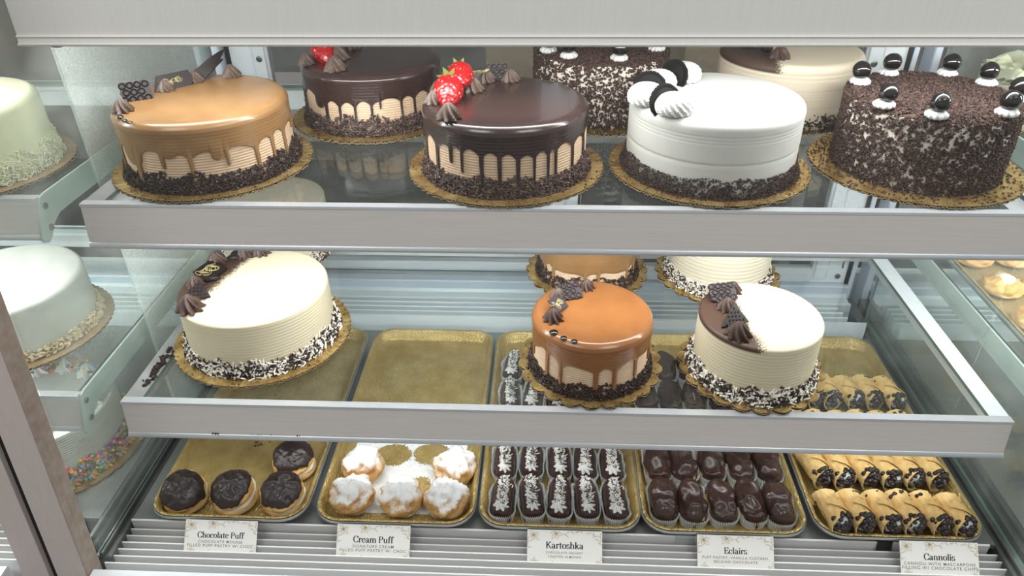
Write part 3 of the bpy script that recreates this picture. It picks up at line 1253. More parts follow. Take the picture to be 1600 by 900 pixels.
def waffle_mesh(a=.030, b=.026, th=.0024):
    """triangular chocolate tile with a moulded waffle grid"""
    mb = MB()
    prism(mb, [(-a / 2, -b / 2), (a / 2, -b / 2 + .004), (a * .12, b / 2)], 0, th)
    nx, ny = 8, 6
    for i in range(nx):
        for j in range(ny):
            x = (i + .5) / nx * a - a / 2
            y = (j + .5) / ny * b - b / 2
            t = (y + b / 2) / b
            if -a / 2 + t * a * .62 + .0012 < x < a / 2 - t * a * .38 - .0012:
                s_ = .0014
                v = [(x - s_, y - s_, th), (x + s_, y - s_, th), (x + s_, y + s_, th), (x - s_, y + s_, th), (x, y, th + .0011)]
                mb.add(v, np.array([(0, 1, 4), (1, 2, 4), (2, 3, 4), (3, 0, 4)]))
    return mb


def shard_mesh(L=.045, w=.018, th=.002, curl=.004):
    """pointed chocolate shard"""
    mb = MB()
    n = 9
    P = np.zeros((n, 4, 3))
    for k in range(n):
        u = k / (n - 1)
        hw = w / 2 * (1 - u) ** .8 + .0006
        z = curl * sin(u * pi)
        P[k] = [(L * u, -hw, z), (L * u, hw, z + hw * .15), (L * u, hw, z + th + hw * .15), (L * u, -hw, z + th)]
    surf(mb, P, True, cap0=True, cap1=True)
    return mb


def plaque_mesh(w=.034, h=.020, th=.002):
    mb = MB()
    prism(mb, [(-w / 2, -h / 2), (w / 2 * .8, -h / 2), (w / 2, -h * .1), (w / 2 * .9, h / 2), (-w / 2 * .7, h / 2 * .9)], 0, th)
    return mb


def squiggle_mesh(w=.028, h=.015, z=.0022, seed=1, loops=11, r=.00024):
    """fine loose loops of printed or piped thread"""
    q = random.Random(seed)
    mb = MB()
    for k in range(loops):
        cx, cy = (k / (loops - 1) - .5) * w * .66 + q.uniform(-.08, .08) * w, q.uniform(-.22, .22) * h
        ra, rb, a0 = h * q.uniform(.12, .34), h * q.uniform(.10, .28), q.uniform(0, 6)
        tube(mb, [(cx + ra * cos(a0 + a), cy + rb * sin(a0 + a), z + .0002 * sin(a)) for a in np.linspace(0, q.uniform(3.0, 6.3), 16)], r, 4)
    return mb



SH = {}


def shared(key, fn, mats, *a, smooth=50, **k):
    if key not in SH:
        SH[key] = fn(*a, **k).mesh(key, mats, smooth)
    return SH[key]


def ROS(m='cocoa', n=8):
    return shared('rosette_' + m, rosette_mesh, MT[m], n=n)


def start_cake(label, x, y, z, Rb, group, nscal=64, amp=.0028, rz=0.0, kraft=False):
    t = thing('cake', label, 'cake', (x, y, z), rz, group)
    key = 'board_%d_%d_%d' % (Rb * 1000, nscal, kraft)
    me = shared(key, board_mesh, [MT['kraft'] if kraft else MT['board'], MT['bedge'], MT['paperline']], Rb, nscal, amp, smooth=60)
    put(me, 'cake_board', t, rot=(0, 0, rnd.uniform(0, 6)))
    return t


GU, GL = 'cakes on the upper shelf', 'cakes on the lower shelf'


def deco(me, nm, par, x, y, z, rz=0.0, sc=1.0, rx=0.0, ry=0.0, label=None):
    return put(me, nm, par, None, label, (x, y, z), (rx, ry, rz), sc)


# fine crumbs fallen on a board
def board_crumbs(t, R, Rb, N, mats, sz=.0016):
    th, r = RS.uniform(0, 2 * pi, N), R + (Rb - R) * RS.uniform(.15, .95, N) ** 1.5
    mb = MB()
    crumbs(mb, np.stack([r * np.cos(th), r * np.sin(th), np.full(N, .0058)], -1), RS.uniform(.5, 1.1, N) * sz)
    mb.build('fallen_crumbs', mats, t, smooth=0, kind='stuff')


def drip_cake(label, x, y, z, R, Rb, H, drips, base, glaze, side, sprinkle, group, nscal=64, amp=.0028, hs=.026, N=3200, seed=0, wav=.004):
    t = start_cake(label, x, y, z, Rb, group, nscal, amp)
    body_mesh(R, H, 22, .0009).build('cake_body', MT[side], t, smooth=70)
    glaze_mesh(R, H, drips, base, seed=seed, wav=wav).build('glaze', MT[glaze], t, smooth=75)
    mb, ms = base_sprinkles(R, N, hs, sprinkle)
    mb.build('sprinkles', ms, t, smooth=0, kind='stuff')
    board_crumbs(t, R + .006, Rb, 60, MT['crumb2'])
    return t


def drips_at(front, rest_seed, every=14, lo=.040, hi=.085, w=.0026):
    """drips seen from the front as given, the far side filled at random; angles in degrees, -90 faces the customer"""
    q = random.Random(rest_seed)
    out = list(front)
    a = 10
    while a < 175:
        out.append((a, q.uniform(lo, hi), w * q.uniform(.8, 1.1)))
        a += every * q.uniform(.7, 1.4)
    return out


DARK = [(MT['sprink'], .6), (MT['crumb2'], .4)]
MILK = [(MT['sprinkl'], .7), (MT['sprink'], .3)]
BW = [(MT['wsprink'], .52), (MT['sprink'], .48)]
HH = .100

# --- upper shelf, front row -----------------------------------------------------
t = drip_cake('large caramel glazed drip cake with dark chocolate shards, at left end of upper shelf', -.499, 1.006, ZU, .119, .144, HH,
              drips_at([(-170, .050, .003), (-141, .089, .0028), (-122, .062, .019), (-118, .093, .0036), (-97, .060, .0026), (-92, .044, .016), (-79, .070, .0026), (-62, .052, .008), (-56, .062, .0026), (-36, .080, .0026), (-22, .072, .0022), (-8, .080, .0026)], 3),
              .034, 'caramel', 'mocha', DARK, GU, seed=1, hs=.027, wav=.010)
zt = HH + .002
for x, y, s in ((-.080, -.066, 1.15), (-.062, .026, 1.05), (-.036, .070, 1.1), (.010, .098, 1.2)):
    deco(ROS(), 'rosette', t, x, y, zt, rnd.uniform(0, 6), s)
deco(shared('honeycomb', honeycomb_mesh, MT['choc'], .040, .030), 'honeycomb_chocolate', t, -.086, -.012, zt + .010, .5, 1.0, 1.0)
p = deco(shared('plaque', plaque_mesh, MT['choc']), 'chocolate_plaque', t, -.058, .042, zt + .010, .72, (1.75, 1.15, 1.1), 1.15)
put(shared('squiggle', squiggle_mesh, MT['thread']), 'gold_squiggle', p, scale=(.7, .95, 1))
for x, y, rz, ry, s in ((-.040, .080, .72, -.42, 1.15), (-.034, .084, .95, -.58, 1.3)):
    deco(shared('shard', shard_mesh, MT['choc']), 'chocolate_shard', t, x, y, zt + .002, rz, s, 0.9, ry)
for x, y, s in ((-.074, -.087, 1.0), (-.062, -.100, .85), (-.050, -.1085, .75)):
    deco(shared('drop', drop_mesh, MT['pearl']), 'chocolate_drop', t, x, y, zt - .0005, 0, s)


def berries(t, spots, zt):
    for x, y, z, rz, tilt, s in spots:
        b = deco(shared('berry', strawberry_mesh, MT['berry']), 'strawberry', t, x, y, zt + z, rz, s, 0, tilt)
        put(shared('calyx', calyx_mesh, MT['leaf']), 'calyx', b)


def threads(t, x, y, z, rz, seed, s=1.3):
    deco(shared('threads%d' % seed, squiggle_mesh, MT['thread'], seed=seed, z=.004, loops=9, r=.0003), 'gold_thread', t, x, y, z, rz, s)


t = drip_cake('front dark chocolate drip cake with two strawberries, between caramel cake and white cake', -.058, 1.000, ZU, .116, .143, HH,
              drips_at([(-174, .066, .0018), (-167, .060, .0018), (-158, .074, .0018), (-140, .088, .0022), (-126, .056, .0022), (-117, .066, .0020), (-103, .090, .0022), (-91, .085, .0022), (-79, .083, .0022), (-68, .080, .002), (-58, .085, .002), (-52, .078, .0018), (-36, .074, .002), (-20, .082, .002)], 5, w=.002),
              .027, 'ganache', 'mocha', MILK, GU, seed=2, hs=.027, wav=.008)
for x, y, s in ((-.098, -.018, 1.15), (-.070, -.080, 1.35), (-.048, .036, 1.3), (.004, .086, 1.15), (-.032, .082, 1.1)):
    deco(ROS(), 'rosette', t, x, y, zt, rnd.uniform(0, 6), s)
berries(t, ((-.080, .018, .022, 4.75, 1.95, 1.5), (-.070, .056, .026, 4.9, 1.7, 1.35)), zt)
deco(shared('honeycomb_grey', honeycomb_mesh, MT['choc_grey'], .036, .026), 'honeycomb_chocolate', t, -.016, .092, zt + .012, 0.2, .9, 1.1)
threads(t, -.040, .072, zt + .014, .5, 4)

t = start_cake('white frosted cake with swirls of cream and black cookies, front of upper shelf', .238, 1.007, ZU, .144, GU)
H5 = .106
body_mesh(.120, H5, 0, lines=((.83, .0010, .0007), (.79, .0010, .0007), (.75, .0010, .0005), (.48, .0012, .0014), (.45, .001, .0004))).build('cake_body', MT['whitefrost'], t, smooth=70)
mb, ms = base_sprinkles(.120, 7000, .026, [(MT['crumb2'], .6), (MT['crumb'], .4)], .0022, .0009, .008, .5, .10, 1.5)
mb.build('crumb_border', ms, t, smooth=0, kind='stuff')
board_crumbs(t, .126, .144, 260, MT['crumb2'], .0013)
for x, y, rz in ((-.070, -.072, 0), (-.102, -.030, 1.1), (-.078, .032, 2.3), (-.036, .072, 3.0)):
    deco(shared('swirl', swirl_mesh, MT['whip']), 'cream_swirl', t, x, y, H5 + .0005, rz, 1.0)
for x, y, rz in ((-.081, -.060, .45), (-.095, -.002, -.2), (-.054, .055, -.75)):
    deco(shared('cookie', cookie_mesh, MT['cookie']), 'cookie', t, x, y, H5 + .0105, rz, 1.05, pi / 2 - .30)


def crumb_cake(label, x, y, R, Rb, H, spots, pr, seed):
    t = start_cake(label, x, y, ZU, Rb, GU)
    bm_ = body_mesh(R, H, 0)
    me = bm_.mesh('cake_body', [MT['crumbbody'], MT['crumb']], 70)
    for p_ in me.polygons:
        if p_.center.z > H - .006:
            p_.material_index = 1
    put(me, 'cake_body', t)
    N = 17000
    th = RS.uniform(0, 2 * pi, N)
    z = RS.uniform(.006, H - .002, N)
    keep = np.array([noise.noise(Vector((cos(a) * 11 + seed, sin(a) * 11, zz * 100))) * .6 + noise.noise(Vector((cos(a) * 24 + seed, sin(a) * 24, zz * 210))) * .8 for a, zz in zip(th, z)])
    band = np.exp(-((z - H * .80) / (H * .16)) ** 2)
    m = keep < .40 - .34 * band * RS.uniform(.3, 1.5, N)
    th, z = th[m], z[m]
    rd = R + .0008 + RS.uniform(0, .0022, len(th))
    P1 = np.stack([rd * np.cos(th), rd * np.sin(th), z], -1)
    M = 5200
    th2, r2 = RS.uniform(0, 2 * pi, M), R * np.sqrt(RS.uniform(0, 1, M))
    P2 = np.stack([r2 * np.cos(th2), r2 * np.sin(th2), H + .0008 - .004 * np.clip((r2 - R * .93) / (R * .07), 0, 1) ** 2 + RS.uniform(0, .002, M)], -1)
    K = 700
    th3 = RS.uniform(0, 2 * pi, K)
    r3 = R + RS.uniform(0, 1, K) ** 2.2 * (Rb - R) * .9
    P3 = np.stack([r3 * np.cos(th3), r3 * np.sin(th3), .0056 + np.clip(.006 - (r3 - R), 0, 1) * RS.uniform(0, 1, K)], -1)
    P = np.concatenate([P1, P2, P3])
    mb = MB()
    crumbs(mb, P, RS.uniform(.0013, .0027, len(P)), RS.choice(2, len(P), p=[.55, .45]))
    mb.build('cake_crumbs', [MT['crumb'], MT['crumb2']], t, smooth=0, kind='stuff')
    for px, py in spots:
        d = deco(shared('dollop', dollop_mesh, MT['whip'], R=.0135, H=.010), 'cream_dollop', t, px, py, H + .001, rnd.uniform(0, 6), 1.0)
        o = put(shared('pearl', pearl_mesh, MT['pearl']), 'chocolate_pearl', d)
        o.location = (rnd.uniform(-.002, .002), rnd.uniform(-.002, .002), .0195)
        o.rotation_euler = (rnd.uniform(-.4, .4), rnd.uniform(-.4, .4), 0)
        o.scale = (1.0, .96, 1.04)
    return t


crumb_cake('dark crumb coated cake ringed with glossy pearls, at right end of upper shelf', .535, 1.013, .110, .144, .107,
           ((-.085, .043), (-.028, .088), (.056, .086), (.090, .040), (.094, -.030), (.052, -.088), (-.040, -.098), (-.090, -.058)), 1, 1)
crumb_cake('dark crumb coated cake ringed with glossy pearls, behind chocolate drip cake and white cake', .092, 1.262, .112, .140, .110,
           ((-.090, -.046), (-.057, -.080), (.022, -.094), (.088, -.036), (.086, .046), (.022, .096), (-.050, .086)), 1, 5)

# --- upper shelf, back row ------------------------------------------------------
t = drip_cake('back dark chocolate drip cake with strawberries, behind caramel cake on upper shelf', -.297, 1.223, ZU, .115, .143, HH,
              drips_at([(-166, .062, .0018), (-152, .082, .0022), (-126, .056, .010), (-119, .092, .0022), (-106, .094, .002), (-93, .094, .002), (-80, .088, .002), (-73, .052, .002), (-56, .080, .002), (-44, .086, .002), (-28, .070, .002)], 9, w=.002),
              .034, 'ganache', 'mocha', MILK, GU, seed=5, hs=.030, wav=.009)
for x, y, s in ((-.095, -.050, 1.1), (-.038, -.084, 1.45), (-.049, -.020, 1.5), (-.040, .050, 1.2)):
    deco(ROS(), 'rosette', t, x, y, zt, rnd.uniform(0, 6), s)
berries(t, ((-.084, .004, .022, 5.2, 1.95, 1.5), (-.092, .040, .022, 4.9, 1.7, 1.35)), zt)
threads(t, -.060, .030, zt + .014, .7, 6)

H6 = .108
t = start_cake('ivory cake with cocoa dusted edge and chocolate discs, behind white cookie cake', .410, 1.258, ZU, .126, GU)
body_mesh(.116, H6, 0, lines=((.86, .0011, .0008), (.80, .0011, .0006), (.62, .001, .0007), (.58, .001, .0007), (.54, .001, .0007), (.36, .0012, .0007), (.32, .001, .0006))).build('cake_body', MT['dustB'], t, smooth=70)
mb, ms = base_sprinkles(.116, 1800, .026, [(MT['sprink'], .7), (MT['crumb2'], .3)], .0045, .0011)
mb.build('sprinkles', ms, t, smooth=0, kind='stuff')
deco(shared('dark_disc', drop_mesh, MT['choc'], .011), 'chocolate_disc', t, -.050, -.028, H6 + .010, .3, 1.0, 1.1)
deco(ROS('cocoa_dark'), 'rosette', t, -.038, -.066, H6, 1, 1.3)
deco(shared('plaque', plaque_mesh, MT['choc']), 'chocolate_plaque', t, -.072, .010, H6 + .004, 1.0, 1.0, .5)
deco(ROS('cocoa_dark'), 'rosette', t, -.090, .035, H6, 2, 1.1)
deco(shared('stick', shard_mesh, MT['choc'], .04, .006), 'chocolate_shard', t, -.055, -.045, H6 + .002, 2.6, 1.0)

# --- lower shelf ----------------------------------------------------------------
HL = .099
t = start_cake('ivory cake with black and white sprinkle border, alone at left of lower shelf', -.471, .972, ZL, .144, GL)
body_mesh(.118, HL, 16, .0004, .006).build('cake_body', MT['dustL'], t, smooth=70)
mb, ms = base_sprinkles(.118, 2000, .026, BW, .0100, .0016, .010, .5, .20, 1.3)
mb.build('sprinkles', ms, t, smooth=0, kind='stuff')
board_crumbs(t, .125, .143, 90, MT['crumb2'])
for x, y, s in ((-.072, -.074, 1.7), (-.086, .066, 1.4), (-.045, .094, 1.4), (-.020, .100, 1.3), (-.092, -.006, 1.2)):
    deco(ROS('cocoa_dark'), 'rosette', t, x, y, HL, rnd.uniform(0, 6), s)
deco(shared('waffle', waffle_mesh, MT['choc']), 'waffle_chocolate', t, -.078, -.036, HL + .009, .3, 1.5, .40, .1)
p = deco(shared('dark_plate', plaque_mesh, MT['choc'], .044, .034), 'chocolate_plaque', t, -.084, .030, HL + .006, 1.2, 1.15, .14)
put(shared('squiggle2', squiggle_mesh, MT['thread'], .036, .026, seed=8, loops=11, r=.0003), 'gold_squiggle', p)
for x, y, rz in ((-.070, .012, .4), (-.062, .080, .2), (-.064, .092, 1.4)):
    deco(shared('bean', drop_mesh, MT['choc'], .009), 'chocolate_bean', t, x, y, HL + .003, rz, (1.2, .8, 1.2))

t = start_cake('plain pale cake at back left of lower shelf, behind the ivory sprinkle cake', -.538, 1.262, ZL, .112, GL)
body_mesh(.105, .115, 14, .0004, .006).build('cake_body', MT['ivory2'], t, smooth=70)
mb, ms = base_sprinkles(.105, 900, .024, BW, .0075, .0011, .008)
mb.build('sprinkles', ms, t, smooth=0, kind='stuff')

HC = .098
FR = [(-165, .064, .002), (-138, .076, .0026), (-122, .082, .0026), (-88, .092, .0032), (-70, .092, .0032), (-47, .070, .0026), (-22, .062, .002)]
t = drip_cake('small caramel glazed cake with three chocolate drops, front of lower shelf', .075, .912, ZL, .0905, .114, HC,
              drips_at(FR, 12), .036, 'caramel2', 'mocha', DARK, GL, nscal=22, amp=.009, seed=9, hs=.022, N=1900, wav=.016)
zt = HC + .002
for x, y, s, m in ((-.060, -.026, 1.25, 'cocoa_dark'), (-.030, .056, 1.1, 'cocoa_dark'), (-.006, .062, 1.05, 'cocoa_dark'), (-.052, .034, 1.1, 'cocoa')):
    deco(ROS(m), 'rosette', t, x, y, zt, rnd.uniform(0, 6), s)
deco(shared('honeycomb_grey', honeycomb_mesh, MT['choc_grey'], .036, .026), 'honeycomb_chocolate', t, -.036, .038, zt + .009, .3, 1.1, .5)
p = deco(shared('grey_plaque', plaque_mesh, MT['choc_grey'], .036, .026), 'chocolate_plaque', t, -.054, .004, zt + .008, 1.0, 1.0, .45, .2)
put(shared('squiggle', squiggle_mesh, MT['thread']), 'gold_squiggle', p, scale=(1.15, 1.4, 1))
for x, y, s in ((-.059, -.058, 1.35), (-.045, -.0715, 1.05), (-.030, -.079, 1.0)):
    deco(shared('drop', drop_mesh, MT['pearl']), 'chocolate_drop', t, x, y, zt - .0005, 0, s)

t = start_cake('small ivory cake with cocoa dusted side and waffle chocolate, right front of lower shelf', .326, .907, ZL, .112, GL, 22, .009)
body_mesh(.0905, .102, 16, .0004, .005).build('cake_body', MT['dustR'], t, smooth=70)
mb, ms = base_sprinkles(.0905, 1500, .026, BW, .0095, .0016, .010, .5, .20, 1.3)
mb.build('sprinkles', ms, t, smooth=0, kind='stuff')
board_crumbs(t, .096, .111, 120, MT['crumb2'])
for x, y, s in ((-.046, -.056, 1.55), (-.048, .012, 1.3), (-.030, .060, 1.2)):
    deco(ROS('cocoa_dark'), 'rosette', t, x, y, .102, rnd.uniform(0, 6), s)
deco(shared('waffle', waffle_mesh, MT['choc']), 'waffle_chocolate', t, -.048, -.020, .113, .15, 1.4, .60)
deco(shared('honeycomb_grey', honeycomb_mesh, MT['choc_grey'], .036, .026), 'honeycomb_chocolate', t, -.050, .042, .113, .2, 1.15, .6)

t = drip_cake('small caramel drip cake at back of lower shelf, behind the front caramel cake', .082, 1.195, ZL, .0905, .116, HC,
              drips_at([(-150, .084, .002), (-135, .088, .0026), (-95, .080, .0026), (-80, .074, .003), (-40, .084, .002), (-25, .080, .0026)], 15), .056, 'caramel', 'mocha', DARK, GL, nscal=22, amp=.009, seed=14, hs=.030, N=1600, wav=.016)
for x, y in ((-.055, .010), (-.062, -.02), (-.045, .04)):
    deco(ROS('cocoa_dark'), 'rosette', t, x, y, zt, rnd.uniform(0, 6), 1.2)

t = start_cake('small ivory cake with black and white sprinkles, back right of lower shelf', .328, 1.190, ZL, .116, GL, 22, .009)
body_mesh(.0925, .100, 12, .0006, .005).build('cake_body', MT['ivory'], t, smooth=70)
mb, ms = base_sprinkles(.0925, 1700, .026, BW, .0075, .0011, .010)
mb.build('sprinkles', ms, t, smooth=0, kind='stuff')

# --- neighbouring cases ---------------------------------------------------------
t = start_cake('pale green cake with coconut border, in the left neighbouring case on its upper shelf', -.852, .965, .4984, .142, None, 64, .0028, kraft=True)
body_mesh(.117, .105, 0, rd=.012).build('cake_body', MT['greenfrost'], t, smooth=70)
mb, ms = base_sprinkles(.117, 2600, .032, [(MT['coconut'], 1.0)], .008, .0009, .010, .3, .25, 1.1)
mb.build('coconut_flakes', ms, t, smooth=0, kind='stuff')
t = start_cake('plain white cake with chopped nut border, in the left neighbouring case on its lower shelf', -.884, .962, .2074, .142, None, 64, .0028, kraft=True)
body_mesh(.119, .099, 0, rd=.008).build('cake_body', MT['whitefrost'], t, smooth=70)
N = 1500
th, z = RS.uniform(0, 2 * pi, N), .018 * RS.uniform(0, 1, N) ** 1.3
r = .121 + RS.uniform(0, .007, N) * (1 - z / .02)
mb = MB()
crumbs(mb, np.stack([r * np.cos(th), r * np.sin(th), z + .007], -1), RS.uniform(.002, .004, N))
mb.build('chopped_nuts', MT['nut'], t, smooth=0, kind='stuff')
t = start_cake('white cake with rainbow confetti border, on the floor of the left neighbouring case', -.858, .898, -.004, .146, None, 40, .005, kraft=False)
body_mesh(.116, .104, 20, .0008, .006).build('cake_body', MT['whitefrost'], t, smooth=70)
for k in range(12):
    a = 2 * pi * k / 12
    deco(shared('shell', rosette_mesh, MT['whip'], .021, .020, 8, .7), 'piped_shell', t, .092 * cos(a), .092 * sin(a), .104, a)
for k in range(26):
    a = 2 * pi * k / 26 + .1
    deco(shared('base_shell', rosette_mesh, MT['choux'], .013, .014, 8, .7), 'piped_base_shell', t, .121 * cos(a), .121 * sin(a), .0052, a)
N = 1300
th, z = RS.uniform(0, 2 * pi, N), .030 * RS.uniform(0, 1, N) ** 1.2
r = .118 + RS.uniform(0, .016, N) * (1 - z / .034)
mb = MB()
P = np.stack([r * np.cos(th), r * np.sin(th), z + .010], -1)
M = 260
th2 = RS.uniform(0, 2 * pi, M)
r2 = RS.uniform(.076, .114, M)
P2 = np.stack([r2 * np.cos(th2), r2 * np.sin(th2), .112 + RS.uniform(-.006, .010, M)], -1)
P = np.concatenate([P, P2])
crumbs(mb, P, RS.uniform(.0028, .0052, len(P)), RS.choice(6, len(P)))
mb.build('confetti', CONF, t, smooth=0, kind='stuff')
# white cream cake with curls, beyond the right partition
t = start_cake('whitish cake topped with ruffled cream curls, beyond the right glass partition', .812, 1.215, .4984, .104, None, 64, .0028)
body_mesh(.094, .065, 10, .0005, .006).build('cake_body', MT['ivory2'], t, smooth=70)
for k in range(15):
    a = 2 * pi * k / 11
    R_ = .070 if k < 11 else .030
    a = a if k < 11 else 2 * pi * k / 4
    mb = MB()
    P = np.zeros((9, 9, 3))
    for i in range(9):
        for j in range(9):
            u, v = i / 8 - .5, j / 8 - .5
            P[i, j] = (.056 * u, .030 * v + .006 * sin(u * 7 + k), .020 * (1 - (2 * v) ** 2) * (1 - .5 * (2 * u) ** 2) + .004 * sin(u * 11 + k * 2))
    surf(mb, P, False)
    surf(mb, P * np.array([1, 1, .0]) - np.array([0, 0, .002]), False)
    mb.build('cream_curl', MT['curl'], t, loc=(R_ * cos(a), R_ * sin(a), .066 + (.012 if k >= 11 else 0)), rot=(rnd.uniform(-.3, .3), rnd.uniform(-.4, .4), a + rnd.uniform(.6, 1.4)))


# ------------------------------------------------------------------ trays
def rrect(w, h, r, n=6):
    pts = []
    for cx, cy, a0 in ((w / 2 - r, h / 2 - r, 0), (-w / 2 + r, h / 2 - r, pi / 2), (-w / 2 + r, -h / 2 + r, pi), (w / 2 - r, -h / 2 + r, 3 * pi / 2)):
        for k in range(n + 1):
            a = a0 + pi / 2 * k / n
            pts.append((cx + r * cos(a), cy + r * sin(a)))
    return pts


def loft(mb, secs, mat=0, cap0=False, cap1=False):
    P = np.array([[(x, y, z) for x, y in rrect(w, h, r)] for w, h, r, z in secs])
    return surf(mb, P, True, mat, None, False, cap0, cap1)


def pan_mesh(w, h):
    mb = MB()
    loft(mb, [(w - .026, h - .026, .030, .0), (w - .012, h - .012, .036, .019), (w - .002, h - .002, .040, .0215), (w, h, .041, .0205), (w, h, .041, .0170), (w - .003, h - .003, .040, .0165)], cap0=True)
    return mb


def liner_mesh(w, h):
    mb = MB()
    N = 1
    secs = [(w - .004, h - .004, .040, .0228), (w - .010, h - .010, .037, .0232), (w - .016, h - .016, .034, .0215), (w - .026, h - .026, .030, .0045), (w - .031, h - .031, .028, .0022), (w - .056, h - .056, .02, .0018), (w * .3, h * .3, .01, .0018)]
    loft(mb, secs[::-1], cap0=True)
    return mb


TX = [-.4925, -.2280, .0300, .2835, .5450]
TO = [-.498, -.233, .027, .284, .545]
TW = .2535
TY = .9855
tray_labels = ['gold lined tray with four chocolate topped puffs, leftmost of the trays',
               'gold lined tray dusted with sugar under the white cream puffs',
               'gold lined tray packed with chocolate loaves topped with white piped cream',
               'gold lined tray packed with glossy chocolate eclairs in paper cups',
               'gold lined tray packed with cannoli, rightmost of the trays']
pm, lm = pan_mesh(TW, .509).mesh('pan', MT['pan'], 60), liner_mesh(TW, .509).mesh('gold_liner', MT['gold'], 60)
trays = []
for x, lb in zip(TX, tray_labels):
    t = thing('pastry_tray', lb, 'tray', (x, TY, -.004), 0, 'gold lined pastry trays')
    put(pm, 'pan', t)
    put(lm, 'gold_liner', t)
    trays.append(t)
SX, SY = [a - b for a, b in zip(TX, TO)], -.0170   # measured spots were taken against the rims
ZT = -.0018   # liner floor in world

# sugar lying on the second tray, bare where puffs have been taken away
mb = MB()
nx, ny = 180, 180
bare = [(-.243, .826, .023, .032), (-.205, .830, .021, .030), (-.262, .905, .03, .022), (-.195, .908, .03, .022), (-.150, .900, .026, .022)]
W2, D0, D1 = .196, .766, .950
V, F, keepv = [], [], {}
for i in range(ny):
    for j in range(nx):
        x = TX[1] - W2 / 2 + W2 * j / nx
        y = D0 + (D1 - D0) * i / ny
        if D0 <= y:
            n1 = noise.noise(Vector((x * 60, y * 60, 0))) * .5 + noise.noise(Vector((x * 400, y * 400, 3))) * .5
            v = 1.0
            for bx, by, ra, rb in bare:
                bx, by = bx + SX[1], by + SY
                d = sqrt(((x - bx) / ra) ** 2 + ((y - by) / rb) ** 2)
                v = min(v, (d - 1.0) * 2.2)
            v -= max(0, (y - .885)) * 22
            if v + n1 * .75 < .02:
                continue
        a = len(V)
        x += rnd.uniform(-.0005, .0005)
        y += rnd.uniform(-.0005, .0005)
        dx, dy, z = W2 / nx * 1.25, (D1 - D0) / ny * 1.25, .0006 + .0004 * n1 + rnd.uniform(0, .00015)
        V += [(x, y, ZT + z), (x + dx, y, ZT + z), (x + dx, y + dy, ZT + z), (x, y + dy, ZT + z)]
        F.append((a, a + 1, a + 2, a + 3))
V = np.array(V) - np.array([TX[1], TY, -.004])
mb.add(V, np.array(F))
K = 900
P = np.stack([RS.uniform(-.095, .095, K), -.23 + .40 * RS.uniform(0, 1, K) ** 1.5, np.full(K, .0026)], -1)
crumbs(mb, P, RS.uniform(.0004, .0010, K))
mb.build('sugar_dust', MT['sugar'], trays[1], smooth=0, kind='stuff')
mb = MB()
K = 40
P = np.stack([RS.uniform(-.09, .09, K), RS.uniform(-.05, .16, K), np.full(K, .0026)], -1)
crumbs(mb, P, RS.uniform(.0006, .0016, K))
P = np.stack([-.008 + RS.normal(0, .006, 14), -.075 + RS.normal(0, .003, 14), np.full(14, .003)], -1)
crumbs(mb, P, RS.uniform(.001, .0026, 14))
mb.build('crumbs', MT['crumb2'], trays[0], smooth=0, kind='stuff')


# ------------------------------------------------------------------ puffs
def bun(R, H, seed, lump=.004, flat=.25, n=56, m=22, zc=.32):
    P = np.zeros((m, n, 3))
    for k in range(m):
        a = -pi / 2 + pi * k / (m - 1)
        c, s_ = cos(a), sin(a)
        r = R * max(c, .004) ** .75
        z = H * zc + (H * (1 - zc) if s_ > 0 else H * zc) * s_
        for j in range(n):
            t = 2 * pi * j / n
            d = Vector((c * cos(t), c * sin(t), s_))
            w = noise.noise(d * 2.1 + Vector((seed, seed, 0))) * 1.0 - abs(noise.noise(d * 4.2 + Vector((seed * 2, 0, seed)))) * 1.3 + .25
            f = 1 + lump / R * w * min(1.0, .35 + 1.0 * max(0, s_ + .25))
            P[k, j] = (r * cos(t) * f, r * sin(t) * f, max(0, z * (1 + lump / H * w * .8)))
    mb = MB()
    surf(mb, P, True, flip=False)
    return mb


puffs = [(-.306, .802, 'sugar dusted cream puff at front left of the second tray'),
         (-.226, .800, 'sugar dusted cream puff at front middle of the second tray'),
         (-.155, .799, 'sugar dusted cream puff at front right of the second tray'),
         (-.303, .866, 'sugar dusted cream puff behind the front left one in the second tray'),
         (-.148, .868, 'sugar dusted cream puff behind the front right one in the second tray')]
for k, (x, y, lb) in enumerate(puffs):
    t = thing('cream_puff', lb, 'pastry', (x + SX[1], y + SY, ZT + .0014), 0, 'sugar dusted cream puffs')
    bun(.0345, .046, 3.3 + k * 2.7, .0085).build('choux_bun', MT['sugarbun'], t, smooth=180)
    mb = MB()
    lathe(mb, [(.024, .0), (.030, .003), (.031, .008), (.028, .012)], 30, lambda t_, u: 1 + .03 * np.sin(5 * t_))
    mb.build('cream_filling', MT['moussecream'], t, smooth=180)


